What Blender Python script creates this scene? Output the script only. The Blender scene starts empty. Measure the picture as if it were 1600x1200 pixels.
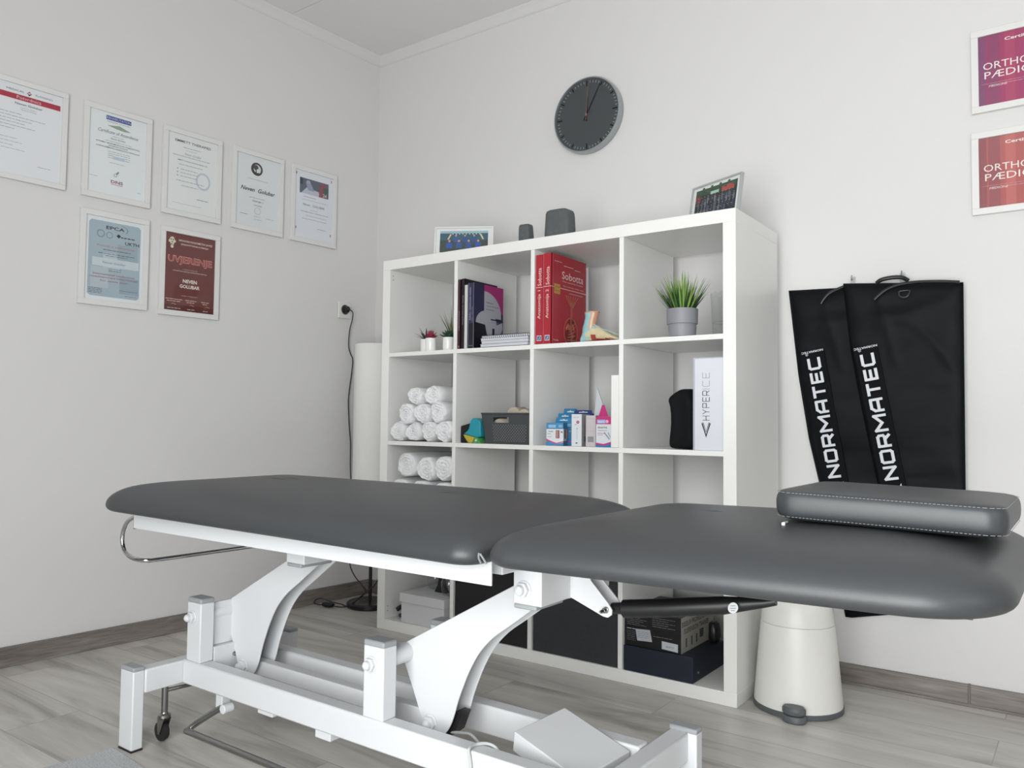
import bpy, bmesh, math, random
from mathutils import Vector, Matrix
random.seed(7)
S = bpy.context.scene
COL = S.collection
PI = math.pi

# ------------------------------------------------------------------ camera
def cam_axes(yaw, pitch, roll):
    cy, sy, cp, sp, cr, sr = math.cos(yaw), math.sin(yaw), math.cos(pitch), math.sin(pitch), math.cos(roll), math.sin(roll)
    f = Vector((sy*cp, cy*cp, sp)); r = Vector((cy, -sy, 0)); u = r.cross(f)
    return cr*r + sr*u, -sr*r + cr*u, f
cd = bpy.data.cameras.new('camera'); cam = bpy.data.objects.new('camera', cd); COL.objects.link(cam)
r_, u_, f_ = cam_axes(-0.627645, 0.0473389, 0.0104899)
cam.matrix_world = Matrix(((r_.x, u_.x, -f_.x, 2.31857), (r_.y, u_.y, -f_.y, -2.29817), (r_.z, u_.z, -f_.z, 0.82211), (0, 0, 0, 1)))
cd.sensor_width = 36; cd.lens = 1250.8/1600*36; cd.clip_start = .02; cd.clip_end = 60
S.camera = cam

# ------------------------------------------------------------------ light
S.view_settings.view_transform = 'Standard'; S.view_settings.look = 'None'
S.view_settings.gamma = 1; S.view_settings.use_curve_mapping = False
S.view_settings.exposure = 0.33
W = bpy.data.worlds.new('world'); S.world = W; W.use_nodes = True
bg = W.node_tree.nodes['Background']; bg.inputs[0].default_value = (.80, .88, 1, 1); bg.inputs[1].default_value = 1.0
RX, RY, RZ = 3.9, -3.15, 2.6           # right wall, rear wall, ceiling
WIN = (1.2, 3.3, .04, 1.95)           # balcony door glazing in the rear wall: x0, x1, z0, z1
WIN2 = (-2.5, -1.2, .85, 2.2)         # window in the right wall: y0, y1, z0, z1
def area(name, loc, rot, sx, sy, power, color):
    ld = bpy.data.lights.new(name, 'AREA'); ld.shape = 'RECTANGLE'; ld.size = sx; ld.size_y = sy
    ld.energy = power; ld.color = color
    o = bpy.data.objects.new(name, ld); o.location = loc; o.rotation_euler = rot; COL.objects.link(o)
    return o
area('daylight_rear_window', ((WIN[0]+WIN[1])/2, RY-.10, (WIN[2]+WIN[3])/2), (PI/2, 0, 0), WIN[1]-WIN[0], WIN[3]-WIN[2], 100, (1, .985, .96))
area('daylight_right_window', (RX+.10, (WIN2[0]+WIN2[1])/2, (WIN2[2]+WIN2[3])/2), (PI/2, 0, PI/2), WIN2[1]-WIN2[0], WIN2[3]-WIN2[2], 5, (1, .985, .97))

# ------------------------------------------------------------------ materials
MATS = {}
def hexc(h):
    h = h.lstrip('#'); c = [int(h[i:i+2], 16)/255 for i in (0, 2, 4)]
    return tuple(x/12.92 if x <= .04045 else ((x+.055)/1.055)**2.4 for x in c) + (1,)
def mat(name, col, rough=.5, metal=0, spec=.5, bump=0, bscale=200, var=0, vscale=8, coat=0, sss=0, trans=0):
    if name in MATS: return MATS[name]
    m = bpy.data.materials.new(name); m.use_nodes = True; nt = m.node_tree; b = nt.nodes['Principled BSDF']
    c = hexc(col) if isinstance(col, str) else col
    b.inputs['Base Color'].default_value = c; b.inputs['Roughness'].default_value = rough
    b.inputs['Metallic'].default_value = metal; b.inputs['Specular IOR Level'].default_value = spec
    b.inputs['Coat Weight'].default_value = coat
    if trans: b.inputs['Transmission Weight'].default_value = trans
    tc = nt.nodes.new('ShaderNodeTexCoord')
    if var:
        n = nt.nodes.new('ShaderNodeTexNoise'); n.inputs['Scale'].default_value = vscale; n.inputs['Detail'].default_value = 3
        nt.links.new(tc.outputs['Object'], n.inputs['Vector'])
        mx = nt.nodes.new('ShaderNodeMixRGB'); mx.inputs[1].default_value = tuple(x*(1-var) for x in c[:3])+(1,)
        mx.inputs[2].default_value = tuple(min(1, x*(1+var)) for x in c[:3])+(1,)
        nt.links.new(n.outputs['Fac'], mx.inputs[0]); nt.links.new(mx.outputs[0], b.inputs['Base Color'])
    if bump:
        n = nt.nodes.new('ShaderNodeTexNoise'); n.inputs['Scale'].default_value = bscale; n.inputs['Detail'].default_value = 2
        nt.links.new(tc.outputs['Object'], n.inputs['Vector'])
        bp = nt.nodes.new('ShaderNodeBump'); bp.inputs['Strength'].default_value = bump; bp.inputs['Distance'].default_value = .002
        nt.links.new(n.outputs['Fac'], bp.inputs['Height']); nt.links.new(bp.outputs[0], b.inputs['Normal'])
    MATS[name] = m
    return m
def glass_mat(name, tint=(.97, .98, .98, 1), strength=1.0, rough=.02):
    m = bpy.data.materials.new(name); m.use_nodes = True; nt = m.node_tree; nt.nodes.clear()
    o = nt.nodes.new('ShaderNodeOutputMaterial'); t = nt.nodes.new('ShaderNodeBsdfTransparent'); g = nt.nodes.new('ShaderNodeBsdfGlossy')
    fr = nt.nodes.new('ShaderNodeFresnel'); fr.inputs['IOR'].default_value = 1.45
    t.inputs[0].default_value = tint; g.inputs['Roughness'].default_value = rough
    mul = nt.nodes.new('ShaderNodeMath'); mul.operation = 'MULTIPLY'; mul.inputs[1].default_value = strength
    geo = nt.nodes.new('ShaderNodeNewGeometry'); inv = nt.nodes.new('ShaderNodeMath'); inv.operation = 'SUBTRACT'; inv.inputs[0].default_value = 1
    nt.links.new(geo.outputs['Backfacing'], inv.inputs[1]); m2 = nt.nodes.new('ShaderNodeMath'); m2.operation = 'MULTIPLY'
    nt.links.new(fr.outputs[0], m2.inputs[0]); nt.links.new(inv.outputs[0], m2.inputs[1]); nt.links.new(m2.outputs[0], mul.inputs[0])
    mx = nt.nodes.new('ShaderNodeMixShader'); nt.links.new(mul.outputs[0], mx.inputs[0]); nt.links.new(t.outputs[0], mx.inputs[1]); nt.links.new(g.outputs[0], mx.inputs[2])
    nt.links.new(mx.outputs[0], o.inputs[0]); MATS[name] = m
    return m
def wood_mat(name, base, dark, light, plank=None, rough=.45, axis='X', streak=.5, grain=1.0):
    """Grained laminate; plank=(length, width) adds staggered boards."""
    m = bpy.data.materials.new(name); m.use_nodes = True; nt = m.node_tree; b = nt.nodes['Principled BSDF']; L = nt.links.new
    tc = nt.nodes.new('ShaderNodeTexCoord'); src = tc.outputs['Object']
    mp = nt.nodes.new('ShaderNodeMapping'); L(src, mp.inputs['Vector'])
    if axis == 'Y': mp.inputs['Rotation'].default_value = (0, 0, PI/2)
    vec = mp.outputs[0]
    if plank:
        bk = nt.nodes.new('ShaderNodeTexBrick'); bk.offset = .37; bk.inputs['Scale'].default_value = 1
        bk.inputs['Brick Width'].default_value = plank[0]; bk.inputs['Row Height'].default_value = plank[1]
        bk.inputs['Mortar Size'].default_value = .0012; bk.inputs['Mortar Smooth'].default_value = .3; bk.inputs['Bias'].default_value = 0
        bk.inputs['Color1'].default_value = (0, 0, 0, 1); bk.inputs['Color2'].default_value = (1, 1, 1, 1); bk.inputs['Mortar'].default_value = (.5, .5, .5, 1)
        L(vec, bk.inputs['Vector'])
        sh = nt.nodes.new('ShaderNodeVectorMath'); sh.operation = 'MULTIPLY_ADD'; sh.inputs[1].default_value = (3.1, 1.7, 2.3)
        L(bk.outputs['Color'], sh.inputs[0]); L(vec, sh.inputs[2]); gv = sh.outputs[0]
    else: gv = vec
    st = nt.nodes.new('ShaderNodeVectorMath'); st.operation = 'MULTIPLY'; st.inputs[1].default_value = (1, 7, 7); L(gv, st.inputs[0])
    n1 = nt.nodes.new('ShaderNodeTexNoise'); n1.inputs['Scale'].default_value = 1.6*grain; n1.inputs['Detail'].default_value = 5; n1.inputs['Roughness'].default_value = .6
    n1.inputs['Distortion'].default_value = .6
    L(st.outputs[0], n1.inputs['Vector'])
    st2 = nt.nodes.new('ShaderNodeVectorMath'); st2.operation = 'MULTIPLY'; st2.inputs[1].default_value = (2.0, 45, 45); L(gv, st2.inputs[0])
    n2 = nt.nodes.new('ShaderNodeTexNoise'); n2.inputs['Scale'].default_value = 2.5*grain; n2.inputs['Detail'].default_value = 3; L(st2.outputs[0], n2.inputs['Vector'])
    cr = nt.nodes.new('ShaderNodeValToRGB'); e = cr.color_ramp.elements
    e[0].position = .30; e[0].color = hexc(dark); e[1].position = .70; e[1].color = hexc(light)
    md = cr.color_ramp.elements.new(.48); md.color = hexc(base)
    L(n1.outputs['Fac'], cr.inputs[0])
    m2 = nt.nodes.new('ShaderNodeMixRGB'); m2.blend_type = 'OVERLAY'; m2.inputs[0].default_value = streak; L(cr.outputs[0], m2.inputs[1]); L(n2.outputs['Fac'], m2.inputs[2])
    out = m2.outputs[0]
    if plank:
        m3 = nt.nodes.new('ShaderNodeMixRGB'); m3.blend_type = 'MULTIPLY'; m3.inputs[0].default_value = .13; L(out, m3.inputs[1]); L(bk.outputs['Color'], m3.inputs[2])
        m4 = nt.nodes.new('ShaderNodeMixRGB'); m4.inputs[2].default_value = hexc('#5d5954'); L(m3.outputs[0], m4.inputs[1])
        mf = nt.nodes.new('ShaderNodeMath'); mf.operation = 'MULTIPLY'; mf.inputs[1].default_value = .55; L(bk.outputs['Fac'], mf.inputs[0]); L(mf.outputs[0], m4.inputs[0])
        out = m4.outputs[0]
    L(out, b.inputs['Base Color']); b.inputs['Roughness'].default_value = rough
    MATS[name] = m
    return m

M_wall = mat('wall_paint', (.66, .651, .652, 1), .85, bump=.12, bscale=120)
M_wall2 = mat('unseen_wall_bounce_cut', (.36, .355, .35, 1), .9)  # unseen rear and right walls, toned darker to cut bounced fill light
M_ceil = mat('ceiling_paint', (.74, .73, .73, 1), .9)
M_floor = wood_mat('floor_laminate', '#c2bfb9', '#9c9892', '#d6d3cd', plank=(1.29, .192), rough=.36, streak=.12)
M_base = wood_mat('baseboard_wood', '#76706b', '#5e5854', '#8a847e', rough=.5, axis='X', streak=.5, grain=1.6)
M_basey = wood_mat('baseboard_wood_side', '#76706b', '#5e5854', '#8a847e', rough=.5, axis='Y', streak=.5, grain=1.6)
M_white = mat('white_laminate', (.80, .80, .785, 1), .38)
M_steel = mat('white_powder_coated_steel', (.66, .67, .69, 1), .32)
M_cap = mat('grey_plastic_cap', '#989c9f', .5)
M_leather = mat('charcoal_vinyl', '#37393c', .43, bump=.10, bscale=700, spec=.6)
M_stitch = mat('grey_thread', '#8d9294', .7)
M_chrome = mat('chrome', '#c9c9cb', .12, 1)
M_dsteel = mat('dull_steel', '#9a9a98', .3, 1)
M_black = mat('black_plastic', '#141416', .4)
M_blackm = mat('black_metal', '#101012', .3)
M_rub = mat('black_rubber', '#1d1d1f', .45)
M_pframe = mat('white_frame', (.69, .69, .68, 1), .4)
M_glass = glass_mat('picture_glass', tint=(1, 1, 1, 1), strength=.8)
M_wglass = glass_mat('window_glass', strength=.6)
M_clear = glass_mat('clear_plastic', tint=(.93, .94, .94, 1), strength=2.2, rough=.08)
M_paper = mat('paper_white', '#cfd4d6', .6)
M_ink = mat('ink_black', '#1c1c20', .6)
M_inkg = mat('ink_grey', '#7e8388', .6)
M_towel = mat('white_terry', (.80, .80, .815, 1), .95, bump=.6, bscale=420)

# ------------------------------------------------------------------ mesh builder
_tc = {}
def glyphs(body, bold=0.0, shear=0.0, space=1.0):
    k = (body, bold, shear, space)
    if k in _tc: return _tc[k]
    cu = bpy.data.curves.new('t', 'FONT'); cu.body = body; cu.resolution_u = 2; cu.offset = bold; cu.shear = shear; cu.space_character = space
    cu.fill_mode = 'FRONT'
    o = bpy.data.objects.new('t', cu); COL.objects.link(o)
    me = o.to_mesh(); v = [(a.co.x, a.co.y) for a in me.vertices]; f = [tuple(p.vertices) for p in me.polygons]
    o.to_mesh_clear(); bpy.data.objects.remove(o); bpy.data.curves.remove(cu)
    xs = [a[0] for a in v] or [0, 1]; ys = [a[1] for a in v] or [0, 1]
    x0, x1, y0, y1 = min(xs), max(xs), min(ys), max(ys)
    _tc[k] = ([((a-x0)/(x1-x0), (b-y0)/(y1-y0)) for a, b in v], f, (x1-x0)/(y1-y0))
    return _tc[k]

class MB:
    def __init__(s): s.v = []; s.f = []; s.m = []; s.sm = []; s.mats = []
    def mi(s, m):
        if m not in s.mats: s.mats.append(m)
        return s.mats.index(m)
    def add(s, vs, fs, m, smooth=True, M=None):
        k = len(s.v); i = s.mi(m)
        s.v += [tuple(M @ Vector(p)) if M else tuple(p) for p in vs]
        for q in fs: s.f.append(tuple(a+k for a in q)); s.m.append(i); s.sm.append(smooth)
        return s
    def box(s, x0, x1, y0, y1, z0, z1, m, M=None):
        if x0 > x1: x0, x1 = x1, x0
        if y0 > y1: y0, y1 = y1, y0
        if z0 > z1: z0, z1 = z1, z0
        vs = [(x, y, z) for z in (z0, z1) for y in (y0, y1) for x in (x0, x1)]
        return s.add(vs, [(0, 2, 3, 1), (4, 5, 7, 6), (0, 1, 5, 4), (2, 6, 7, 3), (0, 4, 6, 2), (1, 3, 7, 5)], m, True, M)
    def tube(s, pts, r, m, n=10, caps=True, up=None):
        pts = [Vector(p) for p in pts]; N = len(pts); rr = r if isinstance(r, (list, tuple)) else [r]*N
        vs = []; prev = None
        for i, p in enumerate(pts):
            t = (pts[min(i+1, N-1)]-pts[max(i-1, 0)]).normalized()
            if prev is None:
                a = Vector((0, 0, 1)) if abs(t.z) < .9 else Vector((1, 0, 0)); x = t.cross(a).normalized()
            else: x = (prev - t*prev.dot(t)).normalized()
            prev = x; y = t.cross(x)
            vs += [tuple(p + (x*math.cos(2*PI*k/n) + y*math.sin(2*PI*k/n))*rr[i]) for k in range(n)]
        fs = [(i*n+k, i*n+(k+1) % n, (i+1)*n+(k+1) % n, (i+1)*n+k) for i in range(N-1) for k in range(n)]
        if caps: fs += [tuple(range(n-1, -1, -1)), tuple((N-1)*n+k for k in range(n))]
        return s.add(vs, fs, m)
    def lathe(s, prof, m, n=32, M=None, mats=None, sx=1, sy=1, caps=True):
        vs = []; N = len(prof)
        for r, z in prof: vs += [(r*sx*math.cos(2*PI*k/n), r*sy*math.sin(2*PI*k/n), z) for k in range(n)]
        for i in range(N-1):
            mm = mats[i] if mats else m
            s.add([], [], mm)
        k0 = len(s.v); s.v += [tuple(M @ Vector(p)) if M else p for p in vs]
        for i in range(N-1):
            mi = s.mi(mats[i] if mats else m)
            for k in range(n):
                s.f.append((k0+i*n+k, k0+i*n+(k+1) % n, k0+(i+1)*n+(k+1) % n, k0+(i+1)*n+k)); s.m.append(mi); s.sm.append(True)
        for i, (e, rev) in enumerate(((0, True), (N-1, False))):
            if caps and prof[e][0] > 1e-6:
                q = [k0+e*n+k for k in range(n)]
                if rev: q.reverse()
                s.f.append(tuple(q)); s.m.append(s.mi(mats[0 if rev else -1] if mats else m)); s.sm.append(True)
        return s
    def prism(s, poly, o, u, v, d, m):
        """poly of (a,b) in plane o+a*u+b*v, extruded by vector d"""
        o, u, v, d = map(Vector, (o, u, v, d)); n = len(poly)
        P = [o+u*a+v*b for a, b in poly]
        if u.cross(v).dot(d) < 0: P.reverse()
        area2 = sum(poly[i][0]*poly[(i+1) % n][1]-poly[(i+1) % n][0]*poly[i][1] for i in range(n))
        if area2 < 0: P.reverse()
        vs = P+[p+d for p in P]
        fs = [tuple(range(n-1, -1, -1)), tuple(range(n, 2*n))]+[(i, (i+1) % n, n+(i+1) % n, n+i) for i in range(n)]
        return s.add(vs, fs, m)
    def build(s, name, parent=None, origin=None, bevel=0, seg=2, angle=35, subsurf=0, label=None):
        me = bpy.data.meshes.new(name)
        org = Vector(origin) if origin is not None else (ORG.get(parent.name, Vector((0, 0, 0))) if parent else Vector((0, 0, 0)))
        me.from_pydata([tuple(Vector(p)-org) for p in s.v], [], s.f)
        for m in s.mats: me.materials.append(m)
        me.polygons.foreach_set('material_index', s.m); me.polygons.foreach_set('use_smooth', s.sm)
        me.update(); me.set_sharp_from_angle(angle=math.radians(angle))
        o = bpy.data.objects.new(name, me); COL.objects.link(o)
        if parent: o.parent = parent; ORG[o.name] = org
        else: o.location = org; ORG[o.name] = org
        if bevel:
            b = o.modifiers.new('bevel', 'BEVEL'); b.width = bevel; b.segments = seg; b.limit_method = 'ANGLE'; b.angle_limit = math.radians(40)
        if subsurf:
            b = o.modifiers.new('sub', 'SUBSURF'); b.levels = subsurf; b.render_levels = subsurf
        if label: o['label'] = label
        return o
ORG = {}
def thing(name, label, cat, loc, group=None):
    o = bpy.data.objects.new(name, None); o.empty_display_size = .05; COL.objects.link(o); o.location = loc; ORG[o.name] = Vector(loc)
    o['label'] = label; o['category'] = cat
    if group: o['group'] = group
    return o
def tag(o, label, cat, group=None):
    o['label'] = label; o['category'] = cat
    if group: o['group'] = group
    return o
def struct(mb, name, **k):
    o = mb.build(name, **k); o['kind'] = 'structure'; return o

class Sheet:
    """flat printed content on a surface: origin = top-left corner, u to the right, v down, size w x h"""
    def __init__(s, mb, o, u, v, w, h):
        s.mb = mb; s.o = Vector(o); s.u = Vector(u).normalized(); s.v = Vector(v).normalized(); s.w = w; s.h = h
        s.n = s.v.cross(s.u).normalized(); s.lift = .0002
    def P(s, a, b, l=None): return s.o + s.u*(a*s.w) + s.v*(b*s.h) + s.n*(s.lift if l is None else l)
    def poly(s, pts, m):
        P = [s.P(a, b) for a, b in pts]
        nn = sum(((P[i]-P[0]).cross(P[(i+1) % len(P)]-P[0]) for i in range(len(P))), Vector())
        if nn.dot(s.n) < 0: P.reverse()
        s.mb.add(P, [tuple(range(len(P)))], m, False); s.lift += .000012; return s
    def rect(s, a0, b0, a1, b1, m): return s.poly([(a0, b0), (a1, b0), (a1, b1), (a0, b1)], m)
    def disc(s, a, b, r, m, r0=0, n=20, sy=1, t0=0, t1=2*PI):
        k = s.w/s.h*sy
        if r0 == 0 and abs(t1-t0-2*PI) < 1e-6: return s.poly([(a+r*math.cos(2*PI*i/n), b+r*k*math.sin(2*PI*i/n)) for i in range(n)], m)
        for i in range(n):
            p, q = t0+(t1-t0)*i/n, t0+(t1-t0)*(i+1)/n
            l = s.lift
            s.poly([(a+r*math.cos(p), b+r*k*math.sin(p)), (a+r*math.cos(q), b+r*k*math.sin(q)), (a+r0*math.cos(q), b+r0*k*math.sin(q)), (a+r0*math.cos(p), b+r0*k*math.sin(p))], m); s.lift = l
        s.lift += .000012; return s
    def text(s, body, a, b, h, m, w=None, align='c', bold=0., shear=0., rot=0, space=1.):
        """h, w in fractions of sheet height/width (cap height; forced width); rot in quarter turns counter-clockwise"""
        v, f, asp = glyphs(body, bold, shear, space)
        H = h*s.h; Wd = w*s.w if w else H*asp
        if rot % 2: Wd = (w*s.h if w else H*asp)
        c = s.P(a, b); ox = {'c': -.5, 'l': 0, 'r': -1}[align]
        U, V = s.u, -s.v
        for _ in range(rot % 4): U, V = V, -U
        s.mb.add([c + U*((x+ox)*Wd) + V*((y-.5)*H) for x, y in v], f, m, False); s.lift += .000008; return s
    def line(s, a0, a1, b, m, h=.004, words=True):
        """a printed line too small to read: a run of short dashes"""
        rnd = random.Random(int((a0*977+b*3331)*100)); x = a0; l = s.lift
        while x < a1:
            wd = min(rnd.uniform(.03, .09) if words else 1, a1-x)
            s.rect(x, b, x+wd, b+h, m); s.lift = l; x += wd+.012
        s.lift += .00001; return s

STROKES = {'N': (.95, [[(0, 0), (0, 1), (1, 0), (1, 1)]]), 'O': (.95, [[(.12, 0), (0, .14), (0, .86), (.12, 1), (.88, 1), (1, .86), (1, .14), (.88, 0), (.12, 0)]]),
    'R': (.9, [[(0, 0), (0, 1), (.85, 1), (1, .86), (1, .52), (.85, .40), (.0, .40)], [(.62, .40), (1, 0)]]), 'M': (1.25, [[(0, 0), (0, 1), (.5, .35), (1, 1), (1, 0)]]),
    'A': (.95, [[(0, 0), (0, .7), (.25, 1), (1, 1), (1, 0)], [(0, .36), (1, .36)]]), 'T': (.9, [[(0, 1), (1, 1)], [(.5, 1), (.5, 0)]]),
    'E': (.8, [[(1, 1), (0, 1), (0, 0), (1, 0)], [(0, .5), (.92, .5)]]), 'C': (.9, [[(1, 1), (.12, 1), (0, .86), (0, .14), (.12, 0), (1, 0)]]),
    'H': (.85, [[(0, 0), (0, 1)], [(1, 0), (1, 1)], [(0, .5), (1, .5)]]), 'Y': (.85, [[(0, 1), (.5, .5), (1, 1)], [(.5, .5), (.5, 0)]]),
    'P': (.85, [[(0, 0), (0, 1), (1, 1), (1, .45), (0, .45)]]), 'I': (.0, [[(.5, 0), (.5, 1)]])}
def stroke_text(mb, word, fn, ratio, th, m, face=Vector((0, -1, 0))):
    """squared technical capitals drawn as strokes; fn maps (0..1 along, 0..1 up) to space, ratio = length / cap height, th = stroke width in cap heights"""
    gap = .42; tot = sum(STROKES[c][0] for c in word)+gap*(len(word)-1)+th
    x = th/2; nseg = 0
    for c in word:
        w, lines = STROKES[c]
        for ln in lines:
            P = [(x+a*w, th/2+b_*(1-th)) for a, b_ in ln]
            for p, q in zip(P, P[1:]):
                dx, dy = q[0]-p[0], q[1]-p[1]; L = math.hypot(dx, dy); dx, dy = dx/L*th/2, dy/L*th/2; k = .7
                Q = [(p[0]-dx*k-dy, p[1]-dy*k+dx), (p[0]-dx*k+dy, p[1]-dy*k-dx), (q[0]+dx*k+dy, q[1]+dy*k-dx), (q[0]+dx*k-dy, q[1]+dy*k+dx)]
                V = [fn(a/tot, b_) for a, b_ in Q]; nv = (V[1]-V[0]).cross(V[2]-V[0]).normalized(); nseg += 1
                if nv.dot(face) < 0: V.reverse()
                mb.add([p_+face*(.00002*nseg) for p_ in V], [(0, 1, 2, 3)], m, False)
        x += w+gap
    return mb
def rrect(x0, x1, y0, y1, R, n=8, R2=None):
    """rounded rectangle; R rounds the x1 corners, R2 the x0 corners"""
    out = []; lim = min((x1-x0)/2-1e-4, (y1-y0)/2-1e-4)
    A = max(min(R, lim), 1e-4); B = A if R2 is None else max(min(R2, lim), 1e-4)
    for cx, cy, a0, R in ((x1-A, y1-A, 0, A), (x0+B, y1-B, PI/2, B), (x0+B, y0+B, PI, B), (x1-A, y0+A, 1.5*PI, A)):
        for k in range(n+1):
            a = a0+PI/2*k/n; out.append((cx+R*math.cos(a), cy+R*math.sin(a)))
    return out
def cushion(mb, x0, x1, y0, y1, prof, R, m, n=8, edge=14, fn=None):
    """stacked rounded rectangles: prof = [(inset, z)...] from the bottom up; sides are resampled so they can be shaped by fn"""
    rings = []
    for d, z in prof:
        RR = R if isinstance(R, tuple) else (R, R)
        q = rrect(x0+d, x1-d, y0+d, y1-d, max(RR[0]-d*.9, min(.035, RR[0])), n, max(RR[1]-d*.9, min(.035, RR[1])))
        full = []
        for i in range(len(q)):
            a, b = q[i], q[(i+1) % len(q)]
            full.append(a)
            if (i+1) % (n+1) == 0:
                for k in range(1, edge): full.append((a[0]+(b[0]-a[0])*k/edge, a[1]+(b[1]-a[1])*k/edge))
        rings.append([(x, y, z) for x, y in full])
    N = len(rings[0]); vs = [p for r in rings for p in r]
    if fn: vs = [fn(*p) for p in vs]
    fs = [(i*N+k, i*N+(k+1) % N, (i+1)*N+(k+1) % N, (i+1)*N+k) for i in range(len(rings)-1) for k in range(N)]
    fs += [tuple(range(N-1, -1, -1)), tuple((len(rings)-1)*N+k for k in range(N))]
    mb.add(vs, fs, m)

# ------------------------------------------------------------------ room
def lwx(y): return -.50 + .06*(y-.45)          # left wall is a little out of square
YB = .45
BW = {}
struct(MB().box(-1.0, RX+.3, RY-.3, .8, -.1, 0, M_floor), 'floor')
c = MB(); c.box(-1.0, RX+.3, RY-.3, .8, RZ+.006, RZ+.1, M_ceil)
ys = [-3.8, -2.35, -1.225, -.098, .8]
for a, b in zip(ys, ys[1:]):
    for x0, x1 in ((-1.0, 2.0), (2.0, 4.2)): c.box(x0+.0015, x1-.0015, a+.0015, b-.0015, RZ, RZ+.006, M_ceil)
struct(c, 'ceiling')
def wall_prism(name, poly, z0, z1, m):
    b = MB(); b.prism(poly, (0, 0, z0), (1, 0, 0), (0, 1, 0), (0, 0, z1-z0), m); return struct(b, name)
wall_prism('wall_left', [(lwx(RY-.2), RY-.2), (lwx(.6), .6), (lwx(.6)-.15, .6), (lwx(RY)-.15, RY-.2)], 0, RZ, M_wall)
wall_prism('wall_back', [(lwx(YB), YB), (RX+.15, YB), (RX+.15, YB+.15), (lwx(YB), YB+.15)], 0, RZ, M_wall)
def holed(name, horizontal, fixed, t, a0, a1, hole):
    h0, h1, z0, z1 = hole; b = MB()
    for p, q, lo, hi in ((a0, h0, 0, RZ), (h1, a1, 0, RZ), (h0, h1, 0, z0), (h0, h1, z1, RZ)):
        if horizontal: b.box(p, q, fixed-t, fixed, lo, hi, M_wall2)
        else: b.box(fixed, fixed+t, p, q, lo, hi, M_wall2)
    return struct(b, name)
holed('wall_rear', True, RY, .2, lwx(RY), RX, WIN)
holed('wall_right', False, RX, .2, RY-.2, YB, WIN2)
def window(name, horizontal, fixed, hole):
    h0, h1, z0, z1 = hole; b = MB(); g = MB()
    def bb(p, q, lo, hi, d0, d1, m, w):
        (w.box(p, q, fixed-d1, fixed-d0, lo, hi, m) if horizontal else w.box(fixed+d0, fixed+d1, p, q, lo, hi, m))
    mid = (h0+h1)/2
    for p, q, lo, hi in ((h0, h1, z0, z0+.06), (h0, h1, z1-.06, z1), (h0, h0+.06, z0+.06, z1-.06), (h1-.06, h1, z0+.06, z1-.06), (mid-.04, mid+.04, z0+.06, z1-.06)):
        bb(p, q, lo, hi, .02, .08, M_pframe, b)
    o = struct(b, name, bevel=.004)
    bb(h0+.06, h1-.06, z0+.06, z1-.06, .045, .05, M_wglass, g); gg = g.build('pane', o)
window('window_1', True, RY, WIN); window('window_2', False, RX, WIN2)
# baseboards
b = MB(); b.prism([(lwx(YB)+.013, YB-.013), (RX, YB-.013), (RX, YB), (lwx(YB), YB)], (0, 0, 0), (1, 0, 0), (0, 1, 0), (0, 0, .062), M_base)
b.box(2.005, 2.012, YB-.016, YB, 0, .064, mat('joint_strip', '#6f6a66', .5)); b.box(1.6, RX, YB-.018, YB-.013, 0, .008, M_base)
struct(b, 'baseboard_back', bevel=.0015)
b = MB(); b.prism([(lwx(RY), RY), (lwx(YB), YB), (lwx(YB)+.013, YB-.013), (lwx(RY)+.013, RY)], (0, 0, 0), (1, 0, 0), (0, 1, 0), (0, 0, .066), M_basey)
struct(b, 'baseboard_left', bevel=.0015)
# cornice
def cornice(name, p0, p1, inward):
    prof = [(-.002, .036), (.0, .036), (.004, .034), (.010, .026), (.018, .016), (.028, .008), (.034, .003), (.036, .0), (.036, -.002), (-.002, -.002)]
    b = MB(); vs = [(p[0]+inward[0]*d+ex[0]*d, p[1]+inward[1]*d+ex[1]*d, RZ-z) for p, ex in (p0, p1) for d, z in prof]; n = len(prof)
    b.add(vs, [(k, (k+1) % n, n+(k+1) % n, n+k) for k in range(n)]+[tuple(range(n-1, -1, -1)), tuple(range(n, 2*n))], M_wall); return struct(b, name)
cornice('trim_1', ((lwx(YB), YB), (1, 0)), ((RX, YB), (0, 0)), (0, -1))
cornice('trim_2', ((lwx(YB), YB), (0, -1)), ((lwx(RY), RY), (0, 0)), (1, 0))

# ------------------------------------------------------------------ shelf unit
c_, t_, o_ = .335, .016, .04; SW = 4*c_+3*t_+2*o_; SD = .39
def cx(i): return o_+(i-1)*(c_+t_)              # left edge of column i
def cz(j): return SW-o_-(j)*c_-(j-1)*t_          # floor of row j
S1, S2, S3, S4 = cz(1), cz(2), cz(3), cz(4)
sh = thing('shelf_unit', 'large white cube shelf unit of four by four cells against the back wall', 'shelf', (SW/2, SD/2, 0))
MB().box(0, SW, 0, SD, SW-o_, SW, M_white).build('top_board', sh, bevel=.0012)
MB().box(0, SW, 0, SD, 0, o_, M_white).build('bottom_board', sh, bevel=.0012)
for x in (0, SW-o_):
    b = MB(); b.box(x, x+o_, .0004, SD, o_, SW-o_, M_white)
    if x == 0:
        for zz in (SW-o_-.022, SW-o_-.038, o_+.03, o_+.048): b.tube([(o_-.001, .018, zz), (o_+.0004, .018, zz)], .0028, mat('dowel_hole', '#8f8c88', .6), 10)
    b.build('side_panel', sh, bevel=.001)
for j in (1, 2, 3): MB().box(o_, SW-o_, .0012, SD-.004, cz(j)-t_, cz(j), M_white).build('shelf_board', sh, bevel=.0008)
for i in (1, 2, 3):
    for j in (1, 2, 3, 4): MB().box(cx(i)+c_, cx(i)+c_+t_, .002, SD-.006, cz(j), cz(j)+c_, M_white).build('divider', sh, bevel=.0008)

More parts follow.
